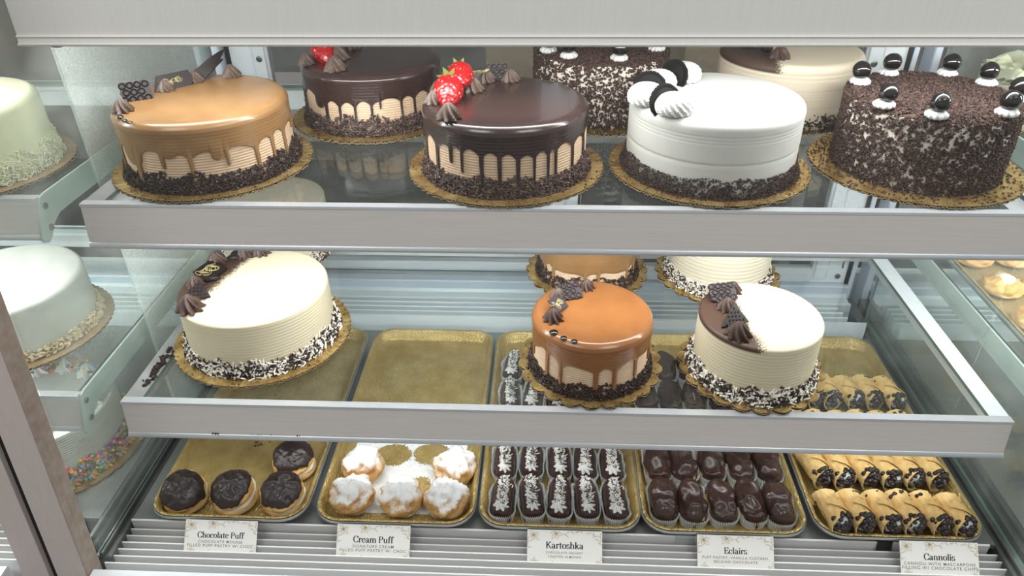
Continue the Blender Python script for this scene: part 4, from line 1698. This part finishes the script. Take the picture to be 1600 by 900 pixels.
def choc_puff(label, x, y, rz, tilt, seed, half=False):
    t = thing('chocolate_puff', label, 'pastry', (x + SX[0], y + SY, ZT + .0002), rz, 'chocolate topped puffs')
    bun(.034, .022, seed, .002).build('choux_base', MT['choux'], t, smooth=180)
    # cream layer and lid lean together
    A = Tm((0, .002, .016), (tilt, 0, 0))
    mb = MB()
    lathe(mb, [(.001, -.002), (.030, -.003), (.0335, .001), (.0335, .007), (.030, .010), (.001, .011)], 40, lambda t_, u: 1 + .025 * np.sin(4 * t_ + seed) + .015 * np.sin(9 * t_), T=A)
    mb.build('cream_layer', MT['moussecream'], t, smooth=180)
    b = bun(.034, .021, seed + 5, .003)
    b.v = [(v @ np.array(A)[:3, :3].T + np.array(A @ Matrix.Translation((0, 0, .008)))[:3, 3]) for v in b.v]
    b.build('choux_lid', MT['choux'], t, smooth=180)
    n, m = 96, 16
    P = np.zeros((m + 2, n, 3))
    for j in range(n):
        th = 2 * pi * j / n
        e = .91 + .13 * noise.noise(Vector((cos(th) * 1.6 + seed, sin(th) * 1.6, seed))) + .05 * noise.noise(Vector((cos(th) * 5, sin(th) * 5 + seed, 1)))
        e = min(e, 1.06)
        for k in range(m):
            u = k / (m - 1)
            q = u * e
            lump = .0034 * noise.noise(Vector((q * cos(th) * 2.6, q * sin(th) * 2.6, seed * 3))) + .0016 * noise.noise(Vector((q * cos(th) * 6, q * sin(th) * 6, seed)))
            zz = .0315 * (1 - .50 * q ** 4) + lump
            P[k, j] = (q * .036 * cos(th), q * .036 * sin(th), zz + .0030)
        P[m, j] = P[m - 1, j] * np.array([1.005, 1.005, 1]) - np.array([0, 0, .0022])
        P[m + 1, j] = P[m - 1, j] * np.array([.90, .90, 1]) - np.array([0, 0, .0030])
    mb = MB()
    surf(mb, P, True, T=A)
    mb.build('chocolate_glaze', MT['glazedark'], t, smooth=180)
    return t


choc_puff('chocolate topped puff at front left of the first tray, tilted with cream layer showing', -.578, .795, .45, .42, 1.3)
choc_puff('chocolate topped puff at front middle of the first tray', -.497, .797, -.15, .25, 4.1)
choc_puff('chocolate topped puff at front right of the first tray', -.417, .797, .1, .30, 7.7)
choc_puff('chocolate topped puff behind the front right one in the first tray', -.421, .868, .2, .22, 9.9)


# ------------------------------------------------------------------ paper cups, loaves and eclairs
def cup_mesh(w, L, h, seed, flare=.006):
    mb = MB()
    base = np.array(rrect(w, L, min(w, L) * .42, 10))
    # resample evenly
    d = np.concatenate(([0], np.cumsum(np.linalg.norm(np.diff(np.vstack([base, base[:1]]), axis=0), axis=1))))
    N = 132
    s_ = np.linspace(0, d[-1], N, endpoint=False)
    bx = np.interp(s_, d, np.append(base[:, 0], base[0, 0]))
    by = np.interp(s_, d, np.append(base[:, 1], base[0, 1]))
    c = np.stack([bx, by], -1)
    nrm = c / (np.linalg.norm(c, axis=1)[:, None] + 1e-9)
    z = np.where(np.arange(N) % 2 == 0, 1.0, -1.0)[:, None]
    P = []
    for u in (0, .35, .7, 1.0):
        wv = np.array([noise.noise(Vector((a * 60 + seed, b * 60, seed))) for a, b in c])
        off = flare * u ** 1.3 * (1 + 1.1 * wv)[:, None] + z * (.0004 + .0012 * u)
        q = c + nrm * off
        P.append(np.concatenate([q, (h * u * (1 + .25 * u * wv))[:, None]], 1))
    surf(mb, np.array(P), True, cap0=True)
    return mb


def loaf_mesh(w, L, h, seed, lump=.0012, sq=3.2, n=36, m=26, fl=.10, fr=1.0):
    P = np.zeros((m, n, 3))
    for k in range(m):
        u = -1 + 2 * k / (m - 1)
        e = (1 - abs(u) ** sq) ** (1 / sq) if abs(u) < 1 else 0.02
        e = max(e, .03)
        for j in range(n):
            t = 2 * pi * j / n
            c, s_ = cos(t), sin(t)
            x = w / 2 * e * np.sign(c) * abs(c) ** .75
            zz = np.sign(s_) * abs(s_) ** .80
            zh = h * (.42 + .58 * zz * (.55 + .45 * e)) if zz > 0 else h * (.42 + .42 * zz)
            p = Vector((x, L / 2 * u * (1 - fl * .2 * (1 - e)), max(0, zh)))
            wv = noise.noise(Vector((p.x * 55 * fr + seed, p.y * 45 * fr, p.z * 55 * fr))) + .5 * fr * noise.noise(Vector((p.x * 130 * fr + seed, p.y * 110 * fr, p.z * 130 * fr)))
            P[k, j] = (p.x * (1 + lump / w * 2 * wv), p.y, max(0, p.z * (1 + lump / h * 2 * wv)))
    mb = MB()
    surf(mb, P, True, cap0=True, cap1=True)
    return mb


def piped_mesh(L, z, seed):
    """ruffled line of star-tip piping"""
    mb = MB()
    q = random.Random(seed)
    k = 9
    for i in range(k):
        y = -L / 2 + L * i / (k - 1)
        R = .0086 * q.uniform(.9, 1.1) * (1.25 if i == 0 else 1)
        rose = rosette_mesh(R, .008 * q.uniform(.9, 1.2), 7, .8, .26)
        for v, f in zip(rose.v, [rose.f]):
            pass
        T = Tm((q.uniform(-.0012, .0012), y, z), (q.uniform(-.2, .5), q.uniform(-.2, .2), q.uniform(0, 6)))
        vv = np.concatenate(rose.v)
        A = np.array(T)
        off = mb.n
        mb.v.append(vv @ A[:3, :3].T + A[:3, 3])
        mb.f += [f + off for f in rose.f]
        mb.m += list(rose.m)
        mb.n += len(vv)
    return mb


def piped_sprinkles(L, z, seed):
    r = np.random.RandomState(seed)
    mb = MB()
    N = 80
    pos = np.stack([r.normal(0, .0042, N), r.uniform(-L / 2 - .004, L / 2 + .004, N), z + .0075 + r.uniform(-.001, .0025, N)], -1)
    pos[:, 2] -= np.abs(pos[:, 0]) * .55
    rods(mb, pos, r.normal(0, 1, (N, 3)) * np.array([1, 1, .35]), r.uniform(.004, .0065, N), np.full(N, .0008), 5, 0, r.choice(2, N, p=[.6, .4]))
    return mb


VAR = 4
LOAF = [dict(b=loaf_mesh(.034, .073, .037, 3 + k * 7, .0009, 6.0).mesh('loaf', MT['loaf'], 180),
             c=piped_mesh(.052, .0365, k).mesh('piped_cream', MT['whip'], 60),
             s=piped_sprinkles(.052, .0375, 50 + k).mesh('sprinkles', [MT['sprink'], MT['wsprink']], 0),
             p=cup_mesh(.0345, .071, .025, k * 3.1, .0045).mesh('paper_cup', MT['paper'], 0)) for k in range(VAR)]
ECL = [dict(b=loaf_mesh(.042, .076, .026, 13 + k * 7, .0016, 2.6).mesh('choux_shell', MT['choux'], 180),
            g=loaf_mesh(.0435, .078, .034, 23 + k * 9, .0050, 2.6, fr=.80).mesh('chocolate_glaze', MT['eclair'], 180),
            p=cup_mesh(.0405, .073, .021, 40 + k * 3.1, .004).mesh('paper_cup', MT['paper'], 0)) for k in range(VAR)]
COLW = ['leftmost', 'second from the left', 'middle', 'second from the right', 'rightmost']
ROWW = ['front row', 'second row', 'third row', 'fourth row', 'back row']


def make_loaf(x, y, label, k, rz):
    v = LOAF[k % VAR]
    t = thing('chocolate_loaf', label, 'pastry', (x, y, ZT), rz, 'cream topped chocolate loaves')
    put(v['b'], 'loaf', t, loc=(0, 0, .0008))
    c = put(v['c'], 'piped_cream', t, loc=(0, 0, .0004))
    put(v['s'], 'sprinkles', c, 'stuff')
    put(v['p'], 'paper_cup', t, loc=(0, 0, .0002))


def make_eclair(x, y, label, k, rz):
    v = ECL[k % VAR]
    t = thing('eclair', label, 'pastry', (x, y, ZT), rz, 'chocolate eclairs')
    put(v['b'], 'choux_shell', t, loc=(0, 0, .0006))
    put(v['g'], 'chocolate_glaze', t, loc=(0, 0.0005, .0052), rot=(.02, 0, 0))
    put(v['p'], 'paper_cup', t, loc=(0, 0, .0002))


RY = [.802, .881, .968, 1.044, 1.128]
for r in range(5):
    for c in range(5):
        if r == 4 and c > 1:
            continue       # the small caramel cake hides these, and the tray is not full
        x = TX[2] - .088 + .044 * c
        make_loaf(x + rnd.uniform(-.002, .002), RY[r] + SY + rnd.uniform(-.002, .002),
                  'cream topped chocolate loaf, %s in the %s' % (COLW[c], ROWW[r]), r * 3 + c * 5 + (r * c) % 3, rnd.uniform(-.07, .07) + (.12 if c == 1 and r == 0 else 0))
RY2 = [.8065, .889, .974, 1.054, 1.140]
for r in range(5):
    for c in range(5):
        if r == 4 and c not in (1, 2):
            continue
        x = TX[3] - .0895 + .0446 * c
        make_eclair(x + rnd.uniform(-.002, .002), RY2[r] + SY + rnd.uniform(-.002, .002),
                    'chocolate glazed eclair in paper, %s in the %s' % (COLW[c], ROWW[r]), r * 3 + c * 5 + (r * c) % 3, rnd.uniform(-.035, .035) + (.10 if c == 3 else .04 if c == 4 else 0))


# ------------------------------------------------------------------ cannoli
def cannoli_shell(seed):
    q = random.Random(seed)
    n, m = 56, 22
    L, R = .070, .0165
    ph0 = radians(38 + q.uniform(-14, 14))
    outer, inner = np.zeros((m, n, 3)), np.zeros((m, n, 3))
    for j in range(n):
        f = j / (n - 1)
        rr = R + .0034 * f ** 2
        # the square wrapper leaves slanting ends: longest halfway round, pointed flap where it closes
        yf = -L / 2 + .017 * (abs(f - .5) * 2) ** 1.6
        yb = L / 2 - .011 * (abs(f - .5) * 2) ** 1.6
        for k in range(m):
            u = k / (m - 1)
            y = yf + (yb - yf) * u
            ph = ph0 + 2 * pi * (.97 + .26 * (1 - abs(2 * u - 1))) * f
            bl = .0012 * noise.noise(Vector((cos(ph) * 3 + seed, sin(ph) * 3, y * 90))) + .0007 * noise.noise(Vector((cos(ph) * 8, sin(ph) * 8 + seed, y * 220)))
            fl = 1 + .10 * (abs(2 * u - 1)) ** 4
            r0 = rr * fl + bl
            outer[k, j] = (r0 * cos(ph), y, r0 * sin(ph) + R + .0078)
            r1 = r0 - .0014
            inner[k, j] = (r1 * cos(ph), y, r1 * sin(ph) + R + .0078)
    mb = MB()
    surf(mb, outer, False)
    surf(mb, inner, False, flip=True)
    for a in (0, m - 1):
        surf(mb, np.array([outer[a], inner[a]]), False)
    for j in (0, n - 1):
        surf(mb, np.array([outer[:, j], inner[:, j]]), False)
    return mb


def cannoli_cream(seed):
    mb = MB()
    for s_ in (-1, 1):
        P = np.zeros((14, 28, 3))
        for k in range(14):
            u = k / 13
            for j in range(28):
                t = 2 * pi * j / 28
                r = .0150 * max(.02, cos(u * pi / 2)) ** .7
                w = 1 + .12 * noise.noise(Vector((cos(t) * 2 + seed, sin(t) * 2, u * 3)))
                P[k, j] = (r * w * cos(t), s_ * (.016 + .0185 * sin(u * pi / 2) * w), r * w * sin(t) + .0245)
        surf(mb, P, True, flip=s_ < 0, cap1=True)
    return mb


CHIP = None


def cannoli_chips(seed, N=36):
    r = np.random.RandomState(seed)
    chip = MB()
    lathe(chip, [(.0024, 0), (.0029, .0007), (.0026, .0018), (.0012, .0031), (.0002, .0036)], 9, cap0=True)
    cv, cf, cm = np.concatenate(chip.v), chip.f, chip.m
    mb = MB()
    for s_ in (-1, 1):
        for k in range(N if s_ < 0 else N // 2):
            # on the cream cap, mostly its upper and outer side
            a = r.uniform(.05, 1.35)
            t = r.uniform(0, 2 * pi) if r.uniform() < .5 else r.uniform(.3, pi - .3)
            x, z = .0152 * sin(a) * cos(t), .0152 * sin(a) * sin(t)
            y = s_ * (.018 + .0180 * cos(a))
            if k % 5 == 0 and s_ < 0:      # some lie on the cream where the shell is cut back
                t = r.uniform(.5, pi - .5)
                a = pi / 2
                x, z, y = .0158 * cos(t), .0158 * sin(t), s_ * r.uniform(.019, .026)
            d = Vector((sin(a) * cos(t), s_ * cos(a), sin(a) * sin(t))) + Vector(r.normal(0, .35, 3))
            qd = d.to_track_quat('Z', 'Y').to_matrix().to_4x4()
            sc = r.uniform(1.15, 1.6)
            T = Matrix.Translation((x, y, z + .0245)) @ qd @ Matrix.Diagonal((sc, sc, sc, 1))
            A = np.array(T)
            off = mb.n
            mb.v.append(cv @ A[:3, :3].T + A[:3, 3])
            mb.f += [f + off for f in cf]
            mb.m += list(cm)
            mb.n += len(cv)
    return mb


CAN = [dict(s=cannoli_shell(2 + k * 3).mesh('shell', MT['cannoli'], 180), c=cannoli_cream(k * 5).mesh('cream_filling', MT['whip'], 180),
            h=cannoli_chips(k + 70).mesh('chocolate_chips', MT['chip'], 50)) for k in range(5)]
COL6 = ['leftmost', 'second from the left', 'third from the left', 'third from the right', 'second from the right', 'rightmost']
ROW4 = ['front row', 'second row', 'third row', 'back row']
CY = [.795, .885, .980, 1.076]
for r in range(4):
    for c in range(6):
        x = TX[4] - .092 + .0365 * c + (.008 if r == 3 else 0)
        t = thing('cannoli', 'cannoli tipped with chocolate chips, %s in the %s' % (COL6[c], ROW4[r]), 'pastry',
                  (x + rnd.uniform(-.0015, .0015), CY[r] + SY + rnd.uniform(-.003, .003), ZT), .16 + rnd.uniform(-.10, .10), 'cannoli in the right tray')
        v = CAN[(r * 2 + c * 3) % 5]
        put(v['s'], 'shell', t)
        cr = put(v['c'], 'cream_filling', t)
        put(v['h'], 'chocolate_chips', cr, 'stuff')


# ------------------------------------------------------------------ things in the right neighbouring case
t = thing('pastry_tray', 'dim gold tray of golden pastries on the shelf beyond the right partition', 'tray', (.885, 1.07, .2075))
put(pm, 'pan', t)
put(lm, 'gold_liner', t)
for i in range(3):
    for j in range(4):
        q = thing('fruit_pastry', 'golden pastry beyond the right partition, %s of the %s' % (('left', 'middle', 'right')[i], ROWW[j]), 'pastry', (.813 + .072 * i, .91 + .105 * j, .2095), rnd.uniform(0, 6), 'golden pastries beyond the partition')
        bun(.034, .030, i * 3.1 + j * 1.7, .006).build('pastry_crust', MT['pastry'], q, smooth=180)
        mb = MB()
        lathe(mb, [(.018, .022), (.016, .030), (.008, .034), (.0005, .035)], 20)
        mb.build('custard_top', MT['moussecream'], q, smooth=180)


# ------------------------------------------------------------------ price cards
class Pen:
    """flat nib: thick upright strokes, thin level ones"""

    def __init__(s, hx, hy):
        s.hx, s.hy, s.mb = hx, hy, MB()

    def stroke(s, pts, z=0.0):
        p = np.array(pts, float)
        d = np.gradient(p, axis=0)
        d /= np.linalg.norm(d, axis=1)[:, None] + 1e-12
        n = np.stack([-d[:, 1], d[:, 0]], -1)
        w = np.sqrt((s.hx * n[:, 0]) ** 2 + (s.hy * n[:, 1]) ** 2)[:, None]
        a, b = p + n * w, p - n * w
        P = np.stack([np.concatenate([a, np.full((len(p), 1), z)], 1), np.concatenate([b, np.full((len(p), 1), z)], 1)], 1)
        surf(s.mb, P, False)


def arc(cx, cy, rx, ry, a0, a1, n=18):
    return [(cx + rx * cos(radians(a0 + (a1 - a0) * k / n)), cy + ry * sin(radians(a0 + (a1 - a0) * k / n))) for k in range(n + 1)]


def ln(x0, y0, x1, y1):
    return [(x0, y0), ((x0 + x1) / 2, (y0 + y1) / 2), (x1, y1)]


X = .47


def ser(x, y, w=.11):
    return ln(x - w, y, x + w, y)


G = {
    'C': (.68, [arc(.37, .36, .30, .36, 52, 308), ln(.60, .50, .60, .70), ln(.60, .02, .60, .18)]),
    'h': (.60, [ln(.14, 0, .14, .74), arc(.30, .30, .16, .17, 180, 0), ln(.46, .30, .46, 0), ser(.14, .01), ser(.46, .01), ln(.04, .73, .14, .73)]),
    'o': (.55, [arc(.275, .235, .20, .235, 0, 360, 28)]),
    'c': (.48, [arc(.27, .235, .20, .235, 48, 318), arc(.40, .36, .02, .03, 0, 360, 8)]),
    'l': (.28, [ln(.14, 0, .14, .74), ser(.14, .01), ln(.04, .73, .14, .73)]),
    'a': (.52, [ln(.37, .06, .37, .33), arc(.22, .33, .15, .14, 0, 165), arc(.21, .13, .13, .13, 0, 360), arc(.45, .08, .08, .08, 180, 300, 8)]),
    't': (.36, [ln(.16, .08, .16, .62), ln(.02, .46, .33, .46), arc(.26, .09, .10, .09, 180, 310, 8)]),
    'e': (.50, [arc(.26, .235, .19, .235, 12, 320), ln(.08, .26, .44, .26)]),
    'P': (.62, [ln(.15, 0, .15, .72), ln(.05, .71, .34, .71), arc(.34, .535, .20, .18, 90, -90), ln(.15, .355, .34, .355), ser(.15, .01)]),
    'u': (.60, [ln(.13, .46, .13, .17), arc(.28, .17, .15, .165, 180, 330), ln(.45, .46, .45, 0), ln(.03, .46, .13, .46), ln(.35, .46, .45, .46), ln(.45, .01, .56, .01)]),
    'f': (.36, [ln(.15, 0, .15, .58), arc(.28, .58, .13, .155, 180, 55), ln(.02, .46, .32, .46), ser(.15, .01), arc(.35, .68, .02, .03, 0, 360, 8)]),
    'r': (.42, [ln(.14, 0, .14, .46), arc(.28, .30, .14, .17, 170, 65), ser(.14, .01), ln(.04, .46, .14, .46), arc(.35, .42, .025, .03, 0, 360, 8)]),
    'm': (.90, [ln(.14, 0, .14, .46), arc(.295, .30, .155, .17, 180, 0), ln(.45, .30, .45, 0), arc(.605, .30, .155, .17, 180, 0), ln(.76, .30, .76, 0), ser(.14, .01), ser(.45, .01), ser(.76, .01), ln(.04, .46, .14, .46)]),
    'n': (.60, [ln(.14, 0, .14, .46), arc(.30, .30, .16, .17, 180, 0), ln(.46, .30, .46, 0), ser(.14, .01), ser(.46, .01), ln(.04, .46, .14, .46)]),
    'K': (.72, [ln(.15, 0, .15, .72), ln(.16, .30, .60, .72), ln(.30, .42, .62, 0), ser(.15, .01), ser(.15, .71), ser(.62, .01), ser(.60, .71, .09)]),
    's': (.42, [arc(.20, .35, .13, .115, 40, 250), arc(.22, .12, .14, .12, 80, -150), ln(.33, .36, .33, .45), ln(.07, .02, .07, .13)]),
    'k': (.58, [ln(.14, 0, .14, .74), ln(.15, .20, .44, .46), ln(.26, .29, .48, 0), ser(.14, .01), ser(.48, .01), ln(.04, .73, .14, .73), ser(.44, .46, .08)]),
    'E': (.62, [ln(.15, 0, .15, .72), ln(.05, .71, .53, .71), ln(.15, .37, .42, .37), ln(.05, .01, .55, .01), ln(.53, .55, .53, .71), ln(.55, .01, .55, .18), ln(.42, .29, .42, .45)]),
    'i': (.28, [ln(.14, 0, .14, .46), ser(.14, .01), ln(.04, .46, .14, .46), arc(.14, .64, .03, .04, 0, 360, 8)]),
    ' ': (.28, []),
}


def title_mesh(text, width, hmax):
    pen = Pen(.074, .022)
    x = 0
    for ch in text:
        w, st = G[ch]
        for s_ in st:
            pen.stroke([(px + x, py) for px, py in s_])
        x += w
    k = width / x
    V = [v * np.array([k, min(k * 1.1, hmax), 1]) - np.array([width / 2, 0, 0]) for v in pen.mb.v]
    pen.mb.v = V
    return pen.mb


def text_mesh(text, width, name, mat):
    cu = bpy.data.curves.new(name, 'FONT')
    cu.body = text
    cu.size = 1.0
    cu.space_character = 1.25
    cu.offset = .003
    o = bpy.data.objects.new(name, cu)
    COL.objects.link(o)
    dg = bpy.context.evaluated_depsgraph_get()
    me = bpy.data.meshes.new_from_object(o.evaluated_get(dg))
    bpy.data.objects.remove(o)
    co = np.zeros(len(me.vertices) * 3)
    me.vertices.foreach_get('co', co)
    co = co.reshape(-1, 3)
    lo, hi = co.min(0), co.max(0)
    k = width / (hi[0] - lo[0])
    co = (co - np.array([(lo[0] + hi[0]) / 2, 0, 0])) * k
    me.vertices.foreach_set('co', co.ravel())
    me.materials.clear()
    me.materials.append(mat)
    me.update()
    return me


def flower(pen, cx, cy, s, rot, kind):
    def T(p):
        return [(cx + s * (x * cos(rot) - y * sin(rot)), cy + s * (x * sin(rot) + y * cos(rot))) for x, y in p]
    if kind == 'lily':
        for k in range(6):
            a = 2 * pi * k / 6
            L = 1.0 if k % 2 else .8
            left = [(L * u, .26 * sin(pi * u) * (1 - .2 * u)) for u in np.linspace(0, 1, 9)]
            for sg in (1, -1):
                pen.stroke(T([(x * cos(a) - sg * y * sin(a), x * sin(a) + sg * y * cos(a)) for x, y in left]))
            pen.stroke(T([(L * .75 * u * cos(a + .05 * u), L * .75 * u * sin(a + .05 * u)) for u in (0.1, .5, 1)]))
    else:
        pen.stroke(T([(x, .25 * sin(x * 2.2)) for x in np.linspace(-1, 1, 10)]))
        for k, x in enumerate((-.7, -.2, .3, .8)):
            sg = 1 if k % 2 else -1
            for b in (1, -1):
                pen.stroke(T([(x + .5 * u, .25 * sin(x * 2.2) + sg * .55 * u + b * .13 * sin(pi * u)) for u in np.linspace(0, 1, 8)]))


def clip_card(mb, w, h):
    """drop print that would run past the card's edge"""
    vs = np.concatenate(mb.v)
    fs = np.concatenate(mb.f)
    ok = (np.abs(vs[:, 0]) < w / 2 - .0004) & (np.abs(vs[:, 1]) < h / 2 - .0004)
    keep = ok[fs].all(1)
    mb.v, mb.f, mb.m = [vs], [fs[keep]], [np.zeros(keep.sum(), int)]
    return mb


CW, CH = .1130, .0490
cards = [(-.4915, 'Chocolate Puff', .073, ['CHOCOLATE MOUSSE', 'FILLED PUFF PASTRY W/ CHOC'], [.069, .103], 0, 'white card reading Chocolate Puff on the front grille'),
         (-.2540, 'Cream Puff', .062, ['SIGNATURE CREAM', 'FILLED PUFF PASTRY W/ CHOC'], [.063, .102], 0, 'white card reading Cream Puff on the front grille'),
         (.0377, 'Kartoshka', .057, ['CHOCOLATE DELIGHT', 'TOASTED ALMONDS'], [.056, .050], 0, 'white card reading Kartoshka on the front grille'),
         (.2926, 'Eclairs', .034, ['PUFF PASTRY, VANILLA CUSTARD,', 'BELGIAN CHOCOLATE'], [.098, .064], 0, 'white card reading Eclairs on the front grille'),
         (.5900, 'Cannolis', .045, ['CANNOLI WITH MASCARPONE', 'FILLING W/ CHOCOLATE CHIPS'], [.103, .109], 0, 'white card reading Cannolis on the front grille')]
ANG = radians(49)
for x, title, tw, subs, sw, _, lb in cards:
    # the card stands in the slot before the fourth blade and leans back
    t = thing('price_card', lb, 'card', (x, .7105, .0005), 0, 'price cards', rot=(ANG, 0, 0))
    mb = MB()
    box(mb, (-CW / 2, -CH / 2, -.0006), (CW / 2, CH / 2, 0))
    mb.build('card', MT['card'], t, smooth=0)
    mb = title_mesh(title, tw, .0175)
    mb.build('title_text', MT['ink'], t, smooth=0, loc=(0, -.0018, .00012))
    for k, (s_, w_) in enumerate(zip(subs, sw)):
        me = text_mesh(s_, w_, 'subtitle_text', MT['ink2'])
        put(me, 'subtitle_text', t, loc=(0, -.0093 - .0060 * k, .00012))
    pen = Pen(.00022, .00022)
    for fx, fy, s_, r_, kd in ((-.047, .017, .0105, .3, 'lily'), (-.0555, .004, .008, 1.2, 'leaf'), (-.013, .020, .0105, .9, 'lily'), (.006, .0225, .009, .2, 'leaf'), (.020, .0235, .008, 2.6, 'leaf'),
                               (.047, .018, .010, 2.4, 'leaf'), (.0545, .006, .008, 1.9, 'leaf'), (-.046, -.0228, .008, .5, 'lily'), (.048, -.0228, .010, .4, 'leaf'), (-.022, -.0240, .004, .2, 'leaf')):
        flower(pen, fx, fy, s_, r_, kd)
    clip_card(pen.mb, CW, CH).build('floral_print', MT['goldline'], t, smooth=0, loc=(0, 0, .00008))
# small black clip beside the last card, clear holder beside the fourth
mb = MB()
box(mb, (-.011, -.0015, -.009), (.011, .0015, .009), .0006)
box(mb, (-.011, -.0015, .007), (.011, .006, .009), .0006)
o = mb.build('card_clip', MT['blackplastic'], loc=(.521, .7350, -.005), rot=(-.25, 0, 0))
tag(o, 'small black plastic clip on the grille left of the Cannolis card', 'clip')
mb = MB()
box(mb, (-.014, -.001, -.009), (.014, .001, .009), .0005)
o = mb.build('card_holder', MT['clear'], loc=(.222, .7350, -.004), rot=(-.25, 0, 0))
tag(o, 'clear empty card holder on the grille left of the Eclairs card', 'card holder')

mb = MB()
P = np.array([(x_, .7855 + .001, .1435) for x_ in (-.50, -.496, -.492, -.44, -.43, -.425, -.41, -.37, -.366)])
crumbs(mb, P, np.array([.002, .003, .002, .001, .0012, .001, .001, .0016, .0012]))
dirt = mb.mesh('dirt_specks', MT['crumb2'], 0)
sh = next(o for o in bpy.data.objects if o.name == 'glass_shelf.001')
dirt.transform(Matrix.Translation(-Vector(sh.location)))
put(dirt, 'dirt_specks', sh, 'stuff')
# dark smudge of spilt chocolate on the left rail of the lower shelf
mb = MB()
P = np.stack([RS.normal(-.612, .004, 60), RS.uniform(.83, .93, 60), np.full(60, ZL + .0012)], -1)
crumbs(mb, P, RS.uniform(.0015, .005, 60))
o = mb.build('spilt_crumbs', MT['crumb2'], smooth=0)
o['kind'] = 'stuff'
tag(o, 'dark spilt chocolate crumbs along the left rail of the lower shelf', 'crumbs')
